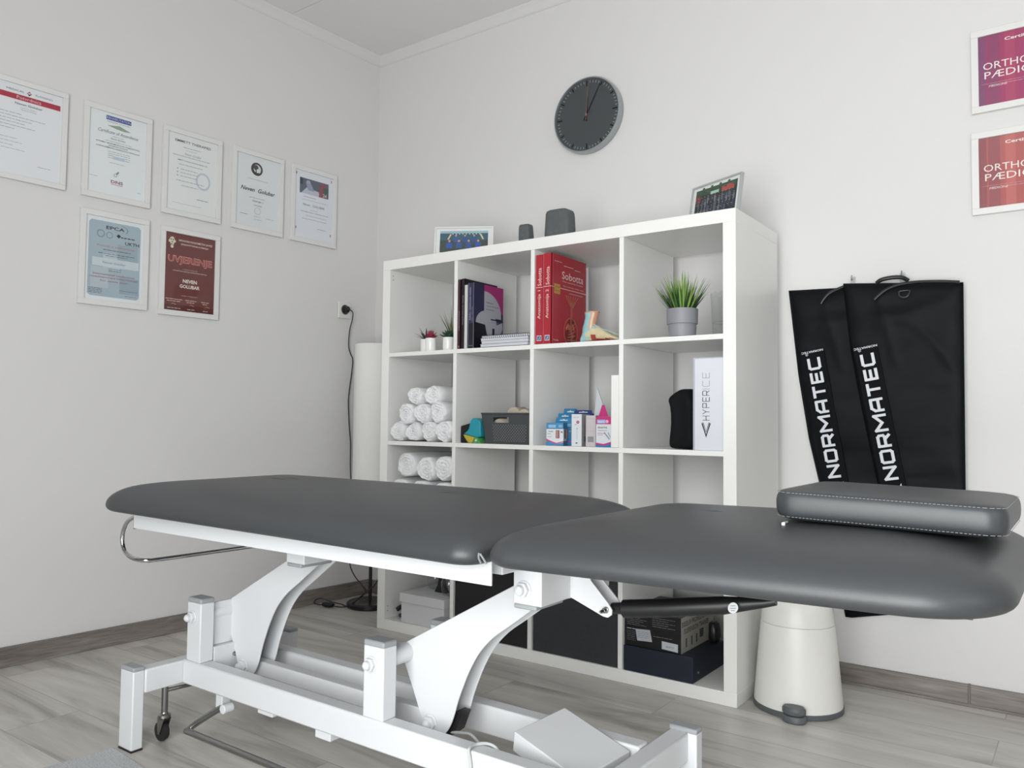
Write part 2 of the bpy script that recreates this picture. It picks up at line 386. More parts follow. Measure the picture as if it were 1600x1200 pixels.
# ------------------------------------------------------------------ treatment table
tb = thing('treatment_table', 'charcoal vinyl massage table on white steel lifting frame', 'massage table', (1.0, -.965, 0))
YN0, YN1, YF0, YF1 = -1.09, -1.05, -.88, -.84      # near and far rails
HZ0, HZ1 = .138, .20
BEV = .004
for a, b2 in ((YN0, YN1), (YF0, YF1)): MB().box(.397, 1.60, a, b2, HZ0, HZ1, M_steel).build('base_rail', tb, bevel=BEV)
for x0, x1 in ((.355, .397), (1.60, 1.642)):
    MB().box(x0, x1, -1.19, -.735, HZ0, HZ1-.004, M_steel).build('cross_foot', tb, bevel=BEV)
for x0, x1 in ((.334, .394), (1.60, 1.66)):
    for y0, y1 in ((-1.22, -1.19), (-.745, -.715)):
        lg = MB().box(x0, x1, y0, y1, .004, .196, M_steel).build('leg', tb, bevel=.003)
        MB().box(x0-.0005, x1+.0005, y0-.0005, y1+.0005, .194, .205, M_cap).build('end_cap', lg, bevel=.0035)
        MB().box(x0, x1, y0, y1, 0, .004, M_rub).build('foot_pad', lg)
for x0 in (.412, 1.062):
    for y0, y1 in ((YN0, YN1), (YF0, YF1)):
        p = MB().box(x0, x0+.059, y0, y1, HZ1, .350, M_steel).build('post', tb, bevel=.003)
        MB().box(x0-.0005, x0+.0595, y0-.0005, y1+.0005, .348, .362, M_cap).build('end_cap', p, bevel=.0045, seg=3)
def bolt(x, y, z, r=.0142, parent=None, m=None, name='bolt'):
    b = MB(); M = Matrix.Translation((x, y, z)) @ Matrix.Rotation(PI/2, 4, 'X')
    m = m or M_steel
    b.lathe([(r*1.15, 0), (r*1.15, .002), (r, .003)], m, 24, M); b.lathe([(r, .002), (r, .010), (r*.75, .012)], m, 6, M)
    b.lathe([(r*.7, .012), (r*.62, .019), (r*.3, .0235), (.0001, .0245)], m, 16, M)
    return b.build(name, parent or tb, bevel=.0006)
PZ = .313
for x in (.437, 1.087): bolt(x, YN0, PZ)
# end panel between the left posts
MB().box(.452, .458, YN1, YF0, .235, .345, M_steel).build('end_panel', tb, bevel=.001)
b = MB(); b.box(.47, .474, YN1, YF0, .145, .232, M_steel); b.box(.452, .474, YN1, YF0, .230, .234, M_steel); b.build('lower_panel', tb, bevel=.001)
MB().lathe([(.006, 0), (.006, .004), (.004, .006)], M_dsteel, 6, Matrix.Translation((.474, -.99, .205)) @ Matrix.Rotation(PI/2, 4, 'Y')).build('screw', tb)
# lifting arms
def arc(pts, k=4):
    """Catmull-Rom smoothing"""
    out = []
    for i in range(len(pts)-1):
        p0, p1, p2, p3 = pts[max(i-1, 0)], pts[i], pts[i+1], pts[min(i+2, len(pts)-1)]
        for j in range(k):
            t = j/k
            out.append(tuple(.5*((2*b_)+(-a_+c2)*t+(2*a_-5*b_+4*c2-d_)*t*t+(-a_+3*b_-3*c2+d_)*t**3) for a_, b_, c2, d_ in zip(p0, p1, p2, p3)))
    return out+[pts[-1]]
curve_r = arc([(.098, -.160), (.118, -.146), (.132, -.127), (.143, -.100), (.152, -.072), (.168, -.033), (.184, 0), (.208, .038), (.242, .073), (.286, .105), (.335, .141), (.368, .165)])
lower_l = arc([(.0, -.022), (.020, -.062), (.042, -.108), (.058, -.142), (.072, -.158), (.086, -.163), (.098, -.160)], 3)
armpoly = [(-.002, .0225)]+[(-.008, .008), (-.010, -.006)]+lower_l+curve_r[1:]+[(.395, .185), (.405, .205), (.395, .222), (.375, .226), (.36, .221)]
for px in (.437, 1.087):
    b = MB()
    for y0 in (-.990, -.938): b.prism(armpoly, (px, y0, PZ), (1, 0, 0), (0, 0, 1), (0, .004, 0), M_steel)
    # closed box section along the upper edge
    th = math.atan2(.205, .38); ux, uz = math.cos(th), math.sin(th)
    b.prism([(0, -.020), (.41, -.020), (.41, .0195), (0, .0195)], (px, -.986, PZ), (ux, 0, uz), (-uz, 0, ux), (0, .048, 0), M_steel)
    arm = b.build('lift_arm', tb, bevel=.0012)
    MB().tube([(px+.004, YN1, PZ+.004), (px+.004, -.990, PZ+.004)], .021, M_steel, 28).build('pivot_tube', arm)
    MB().tube([(px+.004, -.934, PZ+.004), (px+.004, YF0, PZ+.004)], .021, M_steel, 28).build('pivot_tube', arm)
    bolt(px+.078, -.990, PZ-.133, r=.0165, parent=arm)
MB().box(.437+.078-.03, 1.087+.078+.02, -.972, -.944, .158, .196, M_steel).build('link_bar', tb, bevel=.003)
MB().prism([(1.195, .150), (1.225, .172), (1.243, .215), (1.225, .215), (1.21, .18), (1.18, .155)], (0, -.98, 0), (1, 0, 0), (0, 0, 1), (0, .03, 0), M_black).build('rubber_stop', tb)
# upper blocks
for x0, ztop, zb in ((.803, .545, .493), (1.450, .588, .490)):
    for y0, y1, nm in ((YN0, -.995, 'n'), (-.930, YF1, 'f')):
        p = MB().box(x0, x0+.062, y0, y1, zb, ztop, M_steel).build('hinge_block', tb, bevel=.002)
        MB().box(x0, x0+.050, y0+.001, y1-.001, zb-.009, zb, M_cap).build('end_cap', p, bevel=.003)
bolt(1.474, YN0, .518, r=.014)
b = MB(); b.box(1.488, 1.512, -.995, -.93, .490, .588, M_steel); b.build('cross_tube', tb, bevel=.001)
b = MB(); b.box(.805, .865, -1.17, -.76, .545, .588, M_steel); b.build('cross_tube', tb, bevel=.002)
# side rails under the pad
for y0, y1 in ((-1.205, -1.165), (-.765, -.725)):
    yo = y0 if y0 < -1 else y1-.004
    r = MB(); r.box(.345, 1.486, yo, yo+.004, .543, .590, M_steel); r.box(.345, 1.486, y0, y1, .5865, .590, M_steel); r = r.build('side_rail', tb, bevel=.0008)
    MB().box(.343, .3455, y0+.001, y1-.001, .541, .590, M_black).build('end_plate', r)
for x0 in (.40, 1.44): MB().box(x0, x0+.04, -1.165, -.765, .555, .588, M_steel).build('cross_bar', tb, bevel=.002)
# chrome loop for the paper roll
pts = [(.35, -1.195, .575), (.30, -1.195, .557), (.278, -1.195, .528), (.276, -1.195, .500), (.290, -1.195, .478), (.315, -1.193, .466), (.345, -1.186, .461), (.364, -1.17, .460), (.370, -1.14, .460), (.372, -.80, .460), (.366, -.765, .460), (.345, -.745, .462), (.315, -.74, .466), (.290, -.737, .478), (.276, -.737, .50), (.278, -.737, .528), (.30, -.737, .557), (.35, -.737, .575)]
MB().tube(arc(pts, 4), .0055, M_chrome, 12).build('paper_roll_loop', tb)
# pads
def pad_prof(z0): return [(.030, z0-.002), (.014, z0), (.004, z0+.006), (0, z0+.014), (.001, z0+.023), (.006, z0+.033), (.015, z0+.042), (.030, z0+.051), (.052, z0+.060), (.080, z0+.0665), (.115, z0+.0715), (.155, z0+.0750), (.20, z0+.0768), (.24, z0+.0778), (.27, z0+.0780)]
ZP = .590
def wr(x, y, z):      # small tension folds at the near inner corner of the head pad
    if x < 1.62 and y < -1.2 and z < ZP+.045:
        k = math.sin((x*.9+y*.5)*260)*.0016*max(0, 1-abs(z-ZP-.015)/.03)*max(0, 1-abs(x-1.55)/.08); return (x, y+k, z)
    return (x, y, z)
mp = MB(); cushion(mp, .282, 1.500, -1.278, -.655, pad_prof(ZP), (.050, .080), M_leather, n=12, edge=24, fn=lambda x, y, z: (x, y, z-.0075*max(0, (x-.3)/1.2)*max(0, min(1, (-y-.85)/.4))))
main_pad = mp.build('main_pad', tb, subsurf=1, angle=80)
hp = MB()
def tilt(x, y, z):
    x, y, z = wr(x, y, z); return (x, y, z+max(0, x-1.512)*.018)
cushion(hp, 1.510, 2.245, -1.278, -.655, pad_prof(ZP-.002), (.115, .055), M_leather, n=10, edge=30, fn=tilt)
head_pad = hp.build('head_pad', tb, subsurf=1, angle=80)
MB().box(.37, 1.46, -1.22, -.71, ZP-.006, ZP-.001, M_black).build('base_board', main_pad)
b = MB(); b.box(1.56, 2.20, -1.21, -.72, -.004, .002, M_black, Matrix.Translation((1.512, 0, ZP-.003)) @ Matrix.Rotation(-.018, 4, 'Y') @ Matrix.Translation((-1.512, 0, 0)))
b.build('base_board', head_pad)
b = MB(); b.tube([(1.4985, -1.25, .590), (1.5, -1.258, .600), (1.5035, -1.262, .607), (1.5065, -1.262, .607), (1.509, -1.258, .600), (1.510, -1.25, .590)], .0018, mat('grey_piping', '#8f9294', .5), 8)
b.build('hinge_clip', tb)
# bracket and gas spring for the head pad
br = [(1.512, .492), (1.520, .490), (1.583, .467), (1.593, .466), (1.601, .472), (1.602, .481), (1.594, .492), (1.556, .530), (1.552, .592), (1.512, .588)]
for y0 in (-.993, -.955): MB().prism(br, (0, y0, 0), (1, 0, 0), (0, 0, 1), (0, .004, 0), M_steel).build('bracket_plate', tb, bevel=.0008)
bolt(1.590, -.993, .480, r=.0052, m=M_dsteel, name='bracket_bolt')
gs = MB().tube([(1.592, -.972, .480), (1.612, -.972, .482), (1.616, -.972, .482), (1.70, -.968, .495), (1.80, -.96, .512), (1.868, -.955, .525), (1.888, -.954, .530)], [.010, .011, .0165, .0165, .0155, .0085, .007], M_black, 20).build('gas_spring', tb)
b = MB(); s_ = Sheet(b, (1.815, -.9775, .523), (1, 0, .15), (0, -.1, -1), .018, .020); s_.disc(.5, .5, .5, mat('sticker_white', '#c9ccd0', .5)); s_.line(.25, .75, .3, M_inkg, .06, False); s_.line(.2, .8, .5, M_inkg, .06, False); s_.line(.3, .7, .68, M_inkg, .06, False)
b.build('sticker', gs)
b = MB(); b.tube(arc([(1.90, -.98, .590), (1.915, -.98, .575), (1.94, -.98, .570), (1.965, -.98, .573), (1.985, -.98, .594)]), .0035, M_rub, 8)
b.box(1.962, 1.975, -.987, -.973, .566, .578, M_rub); b.build('strap', tb)
# controller box, cable
T, Lp = Vector((1.419, -.86, .232)), Vector((1.390, -.999, .217)); e2 = Vector((.181, -.027, -.040)).normalized()
e1 = (Lp-T).normalized(); e2 = (e2 - e1*e2.dot(e1)).normalized(); nn = e1.cross(e2).normalized()
if nn.z < 0: nn = -nn
b = MB(); b.prism([(0, 0), (.143, 0), (.143, .175), (0, .175)], T-nn*.042, e1, e2, nn*.042, M_steel)
b.build('control_box', tb, bevel=.0025)
M_cable = mat('light_grey_cable', '#b9bbbb', .5)
MB().tube(arc([(1.20, -.975, .165), (1.25, -.985, .178), (1.285, -1.0, .186), (1.318, -1.015, .178), (1.335, -1.02, .150), (1.35, -1.02, .12), (1.39, -.99, .125), (1.42, -.96, .165)]), .003, M_cable, 8).build('cable', tb)
MB().tube(arc([(1.40, -1.03, .15), (1.385, -1.045, .195), (1.365, -1.052, .2045), (1.35, -1.07, .2045), (1.352, -1.092, .204), (1.358, -1.0945, .18), (1.362, -1.0945, .145), (1.365, -1.08, .134)]), .003, M_cable, 8).build('cable', tb)
# foot bar with pivot, stops, casters
pv = MB(); pv.box(.522, .549, -1.075, -1.05, .096, .138, M_steel); pv.build('bar_bracket', tb, bevel=.002)
MB().tube([(.572, -1.090, .108), (.572, -1.062, .108)], .0115, M_steel, 20).build('bar_roller', tb, bevel=.002)
fb = MB().tube(arc([(.572, -1.066, .108), (.545, -1.074, .102), (.50, -1.098, .070), (.478, -1.114, .050), (.490, -1.124, .046), (.52, -1.125, .046), (1.0, -1.125, .046), (1.52, -1.125, .046)], 3), .0078, M_dsteel, 12).build('foot_bar', tb)
for x0, x1, dz in ((.70, .755, .012), (.905, .955, .020)): MB().box(x0, x1, YN0+.008, YN1-.002, .138-dz, .138, M_steel).build('stop_block', tb, bevel=.002)
for x0, y0 in ((.386, -1.13), (.386, -.80), (1.62, -1.13), (1.62, -.80)):
    cs = MB().tube([(x0, y0, .074), (x0, y0, .138)], .0082, M_dsteel, 16).build('caster_stem', tb)
    b = MB(); b.lathe([(.007, .078), (.009, .072), (.0155, .068), (.016, .062), (.010, .056)], M_dsteel, 16, Matrix.Translation((x0, y0, 0)))
    for d in (-.0105, .0095): b.prism([(x0-.015, .060), (x0+.015, .062), (x0+.002, .030), (x0-.004, .018), (x0-.012, .018)], (0, y0+d, 0), (1, 0, 0), (0, 0, 1), (0, .0012, 0), M_dsteel)
    b.build('caster_fork', cs)
    MB().lathe([(.004, -.008), (.015, -.008), (.0235, -.007), (.0250, 0), (.0235, .007), (.015, .008), (.004, .008)], M_rub, 28, Matrix.Translation((x0-.008, y0, .0250)) @ Matrix.Rotation(PI/2, 4, 'X')).build('wheel', cs)
b = MB(); b.tube([(.388, -1.13, .128), (.40, -1.04, .128), (.47, -1.03, .126)], .005, M_dsteel, 8); b.build('caster_linkage', tb)

# pillow
pl = thing('pillow', 'small flat charcoal vinyl cushion lying on the head pad', 'pillow', (2.07, -.93, ZP+.09))
b = MB(); PZ0 = .6755
pc = lambda x, y, z: (x, y, z-(x-2.07)*.018)
cushion(b, 1.918, 2.226, -1.068, -.80, [(.028, PZ0-.002), (.010, PZ0), (.002, PZ0+.006), (0, PZ0+.012), (-.0012, PZ0+.024), (0, PZ0+.036), (.0035, PZ0+.0425), (.010, PZ0+.0455), (.04, PZ0+.048), (.08, PZ0+.0495), (.12, PZ0+.050)], .030, M_leather, n=6, edge=10, fn=pc)
pcov = b.build('cover', pl, subsurf=1, angle=80)
for dz, ins in ((.0415, .0018), (.0055, .0015)):
    b = MB(); q = rrect(1.918+ins, 2.226-ins, -1.068+ins, -.80-ins, .028, 5); L = [Vector((*pc(x, y, PZ0+dz),)) for x, y in q]; L.append(L[0])
    for a_, b_ in zip(L, L[1:]):
        n_ = max(1, int((b_-a_).length/.0052))
        for k in range(n_):
            p, q2 = a_.lerp(b_, (k+.15)/n_), a_.lerp(b_, (k+.8)/n_); b.tube([p, q2], .00045, M_stitch, 4)
    b.build('seam_stitching', pl)
b = MB(); M_zip = mat('zip_metal', '#dfe1e3', .4, .2)
for x0, x1, z0, z1 in ((1.9385, 1.9400, .666, .676), (1.9418, 1.9433, .666, .676), (1.9400, 1.9418, .672, .676)): b.box(x0, x1, -1.0835, -1.082, z0, z1, M_zip)
b.box(1.9395, 1.9423, -1.0825, -1.064, .6745, .6765, M_zip)
b.build('zip_pull', pl)

# rug
M_rug = mat('rug_grey', '#b4b6b9', .95, bump=.9, bscale=260, var=.45, vscale=260)
b = MB(); b.prism([(0, 0), (1.3, -.12), (1.22, -1.0), (-.08, -.9)], (.338, -1.234, .0), (1, 0, 0), (0, 1, 0), (0, 0, .007), M_rug)
tag(b.build('rug', origin=(.9, -1.7, 0), bevel=.002), 'grey speckled rug on the floor in front of the table', 'rug')

# ------------------------------------------------------------------ pictures on the left wall
A4W, A4H = .21, .297
def colm(h, r=.6): return mat('print_'+h.strip('#'), h, r)
def frame_on(name, label, cat, o, u, n, fw, fh, border, content, group=None, fm=None, bg='#cfd4d6', depth=.014, parent_dx=0):
    """o = top-left outer corner on the wall surface, u right, n outwards"""
    o = Vector(o); u = Vector(u).normalized(); n = Vector(n).normalized(); v = (u.cross(n)).normalized()
    if v.z > 0: v = -v
    fm = fm or M_pframe
    th = thing(name, label, cat, tuple(o+u*fw/2+v*fh), group)
    b = MB(); bd = border
    for a0, a1, c0, c1 in ((0, fw, 0, bd), (0, fw, fh-bd, fh), (0, bd, bd, fh-bd), (fw-bd, fw, bd, fh-bd)):
        b.prism([(a0, c0), (a1, c0), (a1, c1), (a0, c1)], o, u, v, n*depth, fm)
    b.build('frame', th, bevel=.001)
    b = MB(); b.prism([(bd, bd), (fw-bd, bd), (fw-bd, fh-bd), (bd, fh-bd)], o, u, v, n*(depth-.006), colm(bg))
    s = Sheet(b, o+u*bd+v*bd+n*(depth-.006), u, v, fw-2*bd, fh-2*bd); s.lift = .0003
    content(s); b.build('print', th)
    g = MB(); g.prism([(bd, bd), (fw-bd, bd), (fw-bd, fh-bd), (bd, fh-bd)], o+n*(depth-.0035), u, v, n*.0012, M_glass); g.build('glass_pane', th)
    return th
G1 = '#aab0b8'
dk, gr, red, blu = colm('#26262a'), colm('#7d8288'), colm('#a5283e'), colm('#2c3f86')
def c1(s):
    s.text('MEDICAL', .30, .065, .020, dk, .26, shear=-.1); s.text('FLOSSING', .72, .065, .020, dk, .26, shear=-.1)
    s.poly([(.46, .075), (.50, .04), (.54, .075), (.50, .055)], red); s.poly([(.46, .06), (.50, .095), (.54, .06), (.50, .075)], dk)
    s.rect(0, .105, .97, .165, red); s.text('Potvrdnica', .5, .135, .036, colm('#d9c0c6'), .36)
    s.text('Neven Golubar', .5, .205, .024, dk, .40, bold=.01)
    s.line(.38, .62, .245, gr); s.text('Medical Flossing', .5, .268, .012, dk, .22)
    for i, (a, e) in enumerate(((.08, .40), (.08, .75), (.08, .55), (.08, .45), (.08, .60), (.08, .30))): s.line(a, e, .32+i*.035, gr, .005)
    for i, (a, e) in enumerate(((.08, .35), (.08, .42), (.08, .30), (.08, .46))): s.line(a, e, .60+i*.04, gr, .004)
    s.line(.66, .85, .86, gr, .005)
def c2(s):
    s.rect(.28, .035, .72, .085, blu); s.text('REHABILITATION', .5, .06, .028, colm('#c9d2ee'), .42); s.text('PRAGUE SCHOOL', .5, .105, .016, blu, .40, space=1.5)
    s.poly([(.30, .155), (.40, .145), (.52, .13), (.60, .15), (.72, .175), (.6, .185), (.45, .175)], colm('#8ba08f'))
    s.text('Certificate of Attendance', .5, .23, .040, colm('#4f5a58'), .70, shear=.35)
    s.line(.40, .60, .275, gr, .004); s.text('Neven Golubar', .5, .305, .018, dk, .26)
    s.line(.28, .74, .34, gr, .004)
    s.text('DYNAMIC NEUROMUSCULAR STABILIZATION', .5, .37, .016, dk, .76, bold=.01); s.text('ACCORDING TO KOLAR', .5, .397, .014, dk, .34, bold=.01); s.text('A DEVELOPMENTAL KINESIOLOGY APPROACH', .5, .424, .016, dk, .76, bold=.01)
    for i in range(4): s.line(.33, .72, .465+i*.025, gr, .005)
    s.rect(.42, .515, .62, .555, colm('#b9c3d6')); s.line(.36, .62, .60, gr, .004)
    s.disc(.47, .745, .03, gr, .022, 12); s.poly([(.48, .72), (.52, .69), (.53, .71), (.49, .74)], gr)
    s.text('DNS', .5, .83, .038, colm('#7a3b48'), .21, bold=.02); s.rect(.40, .86, .60, .865, colm('#7a3b48')); s.line(.03, .16, .80, gr); s.line(.86, .94, .90, gr)
def c3(s):
    s.text('EMMETT THERAPIES', .5, .085, .032, dk, .72, bold=.006)
    s.line(.30, .66, .155, gr, .006); s.line(.36, .58, .19, gr, .004); s.text('Neven Golubar', .5, .24, .030, colm('#8a8d92'), .34, shear=.4)
    s.line(.10, .84, .275, gr, .006); s.text('EMMETT Technique Practitioner Module 1 & 2', .5, .335, .018, dk, .60, bold=.01); s.line(.22, .70, .385, gr, .006)
    s.disc(.72, .55, .15, colm('#bfc3cb'), .115, 28, 1.15)
    for i in range(3): s.disc(.20, .45+i*.045, .012, gr); s.line(.26, .60, .447+i*.045, gr, .006)
    s.line(.18, .74, .60, gr, .006); s.line(.28, .62, .66, gr, .006); s.line(.60, .84, .80, gr, .008); s.line(.12, .68, .90, gr, .003)
def c4(s):
    m = colm('#43383a'); s.disc(.46, .175, .135, m, .095, 28); s.disc(.46, .175, .095, colm('#c9cdd0')); s.disc(.44, .155, .055, colm('#3c4f43')); s.rect(.43, .17, .455, .235, m); s.disc(.49, .195, .04, colm('#d5d8da')); s.disc(.46, .175, .098, m, .075, 24, 1, PI*.3, PI*1.3)
    s.line(.26, .72, .325, gr, .005); s.text('Neven  Golubar', .5, .475, .060, dk, .80, shear=.35, bold=.015)
    s.line(.30, .66, .585, gr, .005); s.text('FASCIJA 1', .5, .635, .026, dk, .24, bold=.01); s.text('ZAGREB', .5, .69, .012, dk, .18)
    s.disc(.5, .765, .075, colm('#b7bac6'), .065, 24); s.line(.10, .28, .835, dk, .005); s.line(.42, .56, .845, gr, .004); s.line(.70, .88, .845, gr, .004); s.line(.42, .60, .885, gr, .004)
def c5(s):
    for a, b2 in ((.03, .05), (.95, .05), (.04, .86), (.95, .88)): s.rect(a-.006, b2-.02, a+.014, b2+.02, colm('#94484f'))
    s.rect(.12, .10, .88, .33, colm('#5f6370')); s.poly([(.16, .33), (.3, .23), (.62, .26), (.64, .33)], colm('#b8bcc4')); s.poly([(.62, .33), (.66, .13), (.80, .12), (.80, .33)], colm('#8d4c58'))
    s.disc(.34, .16, .06, colm('#9fa6bb')); s.poly([(.28, .17), (.42, .17), (.5, .27), (.34, .27)], colm('#8f9ab4')); s.rect(.12, .10, .2, .2, colm('#3c4252')); s.rect(.74, .17, .88, .30, colm('#4a5a50')); s.text('24', .78, .29, .05, colm('#d5d8da'), .1)
    s.line(.22, .55, .37, gr, .007); s.text('CENTAR ZA EDUKACIJU POTVRDA', .52, .42, .010, dk, .68); s.text('Neven   GOLUBAR', .5, .49, .034, colm('#44665f'), .56)
    s.line(.40, .60, .56, gr, .004); s.text('TRIGGER BAND TERAPIJA FASCIJE', .52, .60, .014, colm('#864552'), .74, bold=.01); s.line(.30, .84, .65, gr, .005); s.line(.20, .84, .70, gr, .005); s.line(.60, .82, .82, gr, .006)
def c6(s):
    s.poly([(.09, .045), (.91, .045), (.95, .075), (.95, .93), (.90, .955), (.10, .955), (.05, .93), (.05, .075)], colm('#9fb0ba', .4))
    for a, b2, a2, b3, h in ((.3, .42, .6, .62, '#b3c0c8'), (.55, .3, .9, .5, '#94a6b0'), (.1, .6, .4, .85, '#aebac2'), (.6, .7, .94, .9, '#8fa2ad')): s.rect(a, b2, a2, b3, colm(h))
    s.text('EPCA', .5, .115, .040, dk, .32, bold=.02); s.disc(.52, .12, .20, colm('#55626c'), .19, 20, .45, -1.2, .6)
    s.disc(.25, .20, .07, colm('#7f909b'), .05, 16); s.disc(.40, .205, .06, colm('#7f909b'), .045, 16); s.poly([(.52, .20), (.56, .175), (.60, .20), (.56, .225)], dk); s.line(.6, .84, .205, dk, .012)
    s.text('UKTH', .80, .275, .040, dk, .25, bold=.02); s.text('Potvrda o sudjelovanju', .52, .345, .030, colm('#b05a68'), .66, shear=.2)
    s.line(.30, .78, .385, dk, .006); s.line(.22, .86, .43, dk, .006); s.line(.34, .72, .455, dk, .005)
    s.rect(.12, .49, .93, .59, colm('#bfcbd2')); s.text('Neven Golubar', .5, .54, .026, colm('#6e7378'), .40)
    s.line(.40, .62, .61, dk, .005); s.line(.40, .62, .635, dk, .005)
    s.text('International conference', .5, .685, .024, colm('#8f4d60'), .72, bold=.01); s.text('rehabilitation and kinesiotherapy', .5, .725, .026, colm('#8f4d60'), .84, bold=.01); s.text('for spine pain', .5, .765, .024, colm('#8f4d60'), .48, bold=.01)
    for i in range(4): s.line(.07, .30, .86+i*.018, dk, .005)
    s.line(.60, .92, .86, dk, .004); s.line(.70, .90, .92, dk, .004)
def c7(s):
    s.rect(0, 0, 1, 1, colm('#673330', .35)); s.rect(.0, .92, 1, 1, colm('#54201f', .35))
    for a, b2, r in ((.13, .085, .045), (.09, .11, .03), (.17, .11, .03), (.13, .14, .035), (.13, .18, .03)): s.disc(a, b2, r, colm('#cfccb4'))
    for a, b2 in ((.11, .09), (.15, .09), (.13, .12), (.12, .15)): s.disc(a, b2, .014, colm('#5d6350'))
    s.text('HRVATSKI NOGOMETNI SAVEZ', .60, .085, .026, colm('#d9cfc4'), .68, bold=.01); s.text('ZDRAVSTVENA KOMISIJA', .58, .135, .026, colm('#d9cfc4'), .56, bold=.01)
    s.text('UVJERENJE', .5, .345, .112, colm('#d99a90'), .88, bold=.035); s.text('UVJERENJE', .5, .345, .098, colm('#8a3230'), .86, bold=.0)
    s.text('O UČESTVOVANJU NA', .5, .455, .014, colm('#d9cfc4'), .30); s.text('DVANAESTOM SIMPOZIJU NOGOMETNE MEDICINE', .5, .485, .018, colm('#d9cfc4'), .68)
    s.text('NEVEN', .5, .605, .046, colm('#ddd8d0'), .28, bold=.03); s.text('GOLUBAR', .5, .675, .046, colm('#ddd8d0'), .40, bold=.03)
    s.text('ZAGREB, 19. PROSINCA 2017', .5, .80, .014, colm('#cbb9ae'), .32)
    for a, e in ((.03, .36), (.42, .64), (.74, .90)): s.line(a, e, .85, colm('#cbb9ae'), .008); s.line(a+.03, e-.04, .875, colm('#cbb9ae'), .008); s.line(a+.04, e-.02, .965, colm('#cbb9ae'), .008)
    for a in (.12, .48, .80): s.poly([(a, .93), (a+.06, .905), (a+.12, .92), (a+.11, .925), (a+.06, .912)], colm('#b39b66'))
lw = [(-1.228, 1.956, c1, 'certificate_frame', 'white framed certificate with a red banner, leftmost on the left wall', .018, '#dcdee2'),
      (-.928, 1.955, c2, 'certificate_frame', 'white framed certificate with blue heading box and italic green title', .020, '#dde1e3'),
      (-.637, 1.954, c3, 'certificate_frame', 'white framed certificate headed EMMETT THERAPIES', .020, '#dcdfdf'),
      (-.342, 1.954, c4, 'certificate_frame', 'white framed certificate with a round dark tree emblem', .020, '#d8dcde'),
      (-.055, 1.954, c5, 'certificate_frame', 'white framed certificate with a photo strip at the top, nearest the corner', .020, '#dadee5'),
      (-.927, 1.568, c6, 'certificate_frame', 'white framed grey-blue certificate in the lower row', .020, '#dbe0e2'),
      (-.635, 1.562, c7, 'certificate_frame', 'white framed dark red certificate titled UVJERENJE', .020, '#5a2c2a')]
ul = Vector((.06, 1, 0)).normalized(); nl = Vector((1, -.06, 0)).normalized()
for y0, z0, fn, nm, lb, bd, bgc in lw:
    frame_on(nm, lb, 'framed certificate', (lwx(y0), y0, z0), ul, nl, .247, .342, bd, fn, 'framed certificates on the left wall', bg=bgc)
# right frames on the back wall
def ortho(base, d1, d2, lite):
    def f(s):
        s.rect(0, 0, 1, 1, colm('#d3d5d2')); s.rect(.0, .0, 1.0, 1.0, colm(base, .45)); s.rect(0, 0, .13, 1, colm(d1, .45)); s.rect(.16, 0, .36, 1, colm(d2, .45)); s.rect(.78, .1, .98, 1, colm(d2, .45)); s.rect(.45, 0, .62, 1, colm(lite, .45))
        wt = colm('#e0dcd8')
        s.text('Certificate', .76, .10, .045, wt, .62, bold=.02); s.text('ORTHO', .47, .44, .10, wt, .78); s.text('PÆDIC', .49, .57, .10, wt, .78)
        s.line(.05, .85, .69, colm('#c79aa4'), .004); s.text('MEDICINE', .33, .73, .03, wt, .32, shear=.2); s.line(.5, .85, .72, colm('#c79aa4'), .006)
    return f
frame_on('certificate_frame', 'white framed magenta ORTHOPÆDIC certificate, upper of the two at right', 'framed certificate', (2.040, YB, 2.017), (1, 0, 0), (0, -1, 0), .19, .252, .0195, ortho('#98325f', '#7a3f66', '#84385f', '#a33a60'), 'framed certificates at the right', bg='#98325f')
frame_on('certificate_frame', 'white framed salmon-red ORTHOPÆDIC certificate, lower of the two at right', 'framed certificate', (2.037, YB, 1.706), (1, 0, 0), (0, -1, 0), .19, .250, .0195, ortho('#a85a58', '#8a4a50', '#904d52', '#b4625e'), 'framed certificates at the right', bg='#a85a58')

# ------------------------------------------------------------------ clock
ck = thing('wall_clock', 'round grey wall clock with silver rim above the shelf', 'clock', (.702, YB, 1.90))
CM = Matrix.Translation((.702, YB, 2.053)) @ Matrix.Rotation(PI/2, 4, 'X')
M_rim = mat('silver_rim', '#a9aeb0', .3, .7); M_face = mat('clock_face', '#3d4245', .5)
MB().lathe([(.120, 0), (.149, .002), (.1525, .008), (.1525, .034), (.150, .038), (.1465, .038), (.1455, .028)], M_rim, 72, CM, caps=False).build('rim', ck, angle=50)
b = MB(); b.lathe([(.146, .024), (.146, .029), (.0001, .029)], M_face, 72, CM)
wh = mat('clock_tick', '#b9bdbf', .6); bk = mat('clock_mark', '#050506', .7, spec=.1)
def rad(mb, ang, r0, r1, w, m, z=.0295):
    c, s_ = math.sin(ang), math.cos(ang)
    P = [(c*r+s_*d, s_*r-c*d, z) for r, d in ((r0, -w/2), (r1, -w/2), (r1, w/2), (r0, w/2))]
    mb.add(P, [(0, 3, 2, 1)] if True else [], m, False, CM); 
for k in range(60):
    if k % 5: rad(b, k*PI/30, .129, .138, .0016, wh)
    else: rad(b, k*PI/30, .123 if k % 15 else .116, .139, .0052, bk)
for p in range(len(b.f)):
    pass
b.build('face', ck)
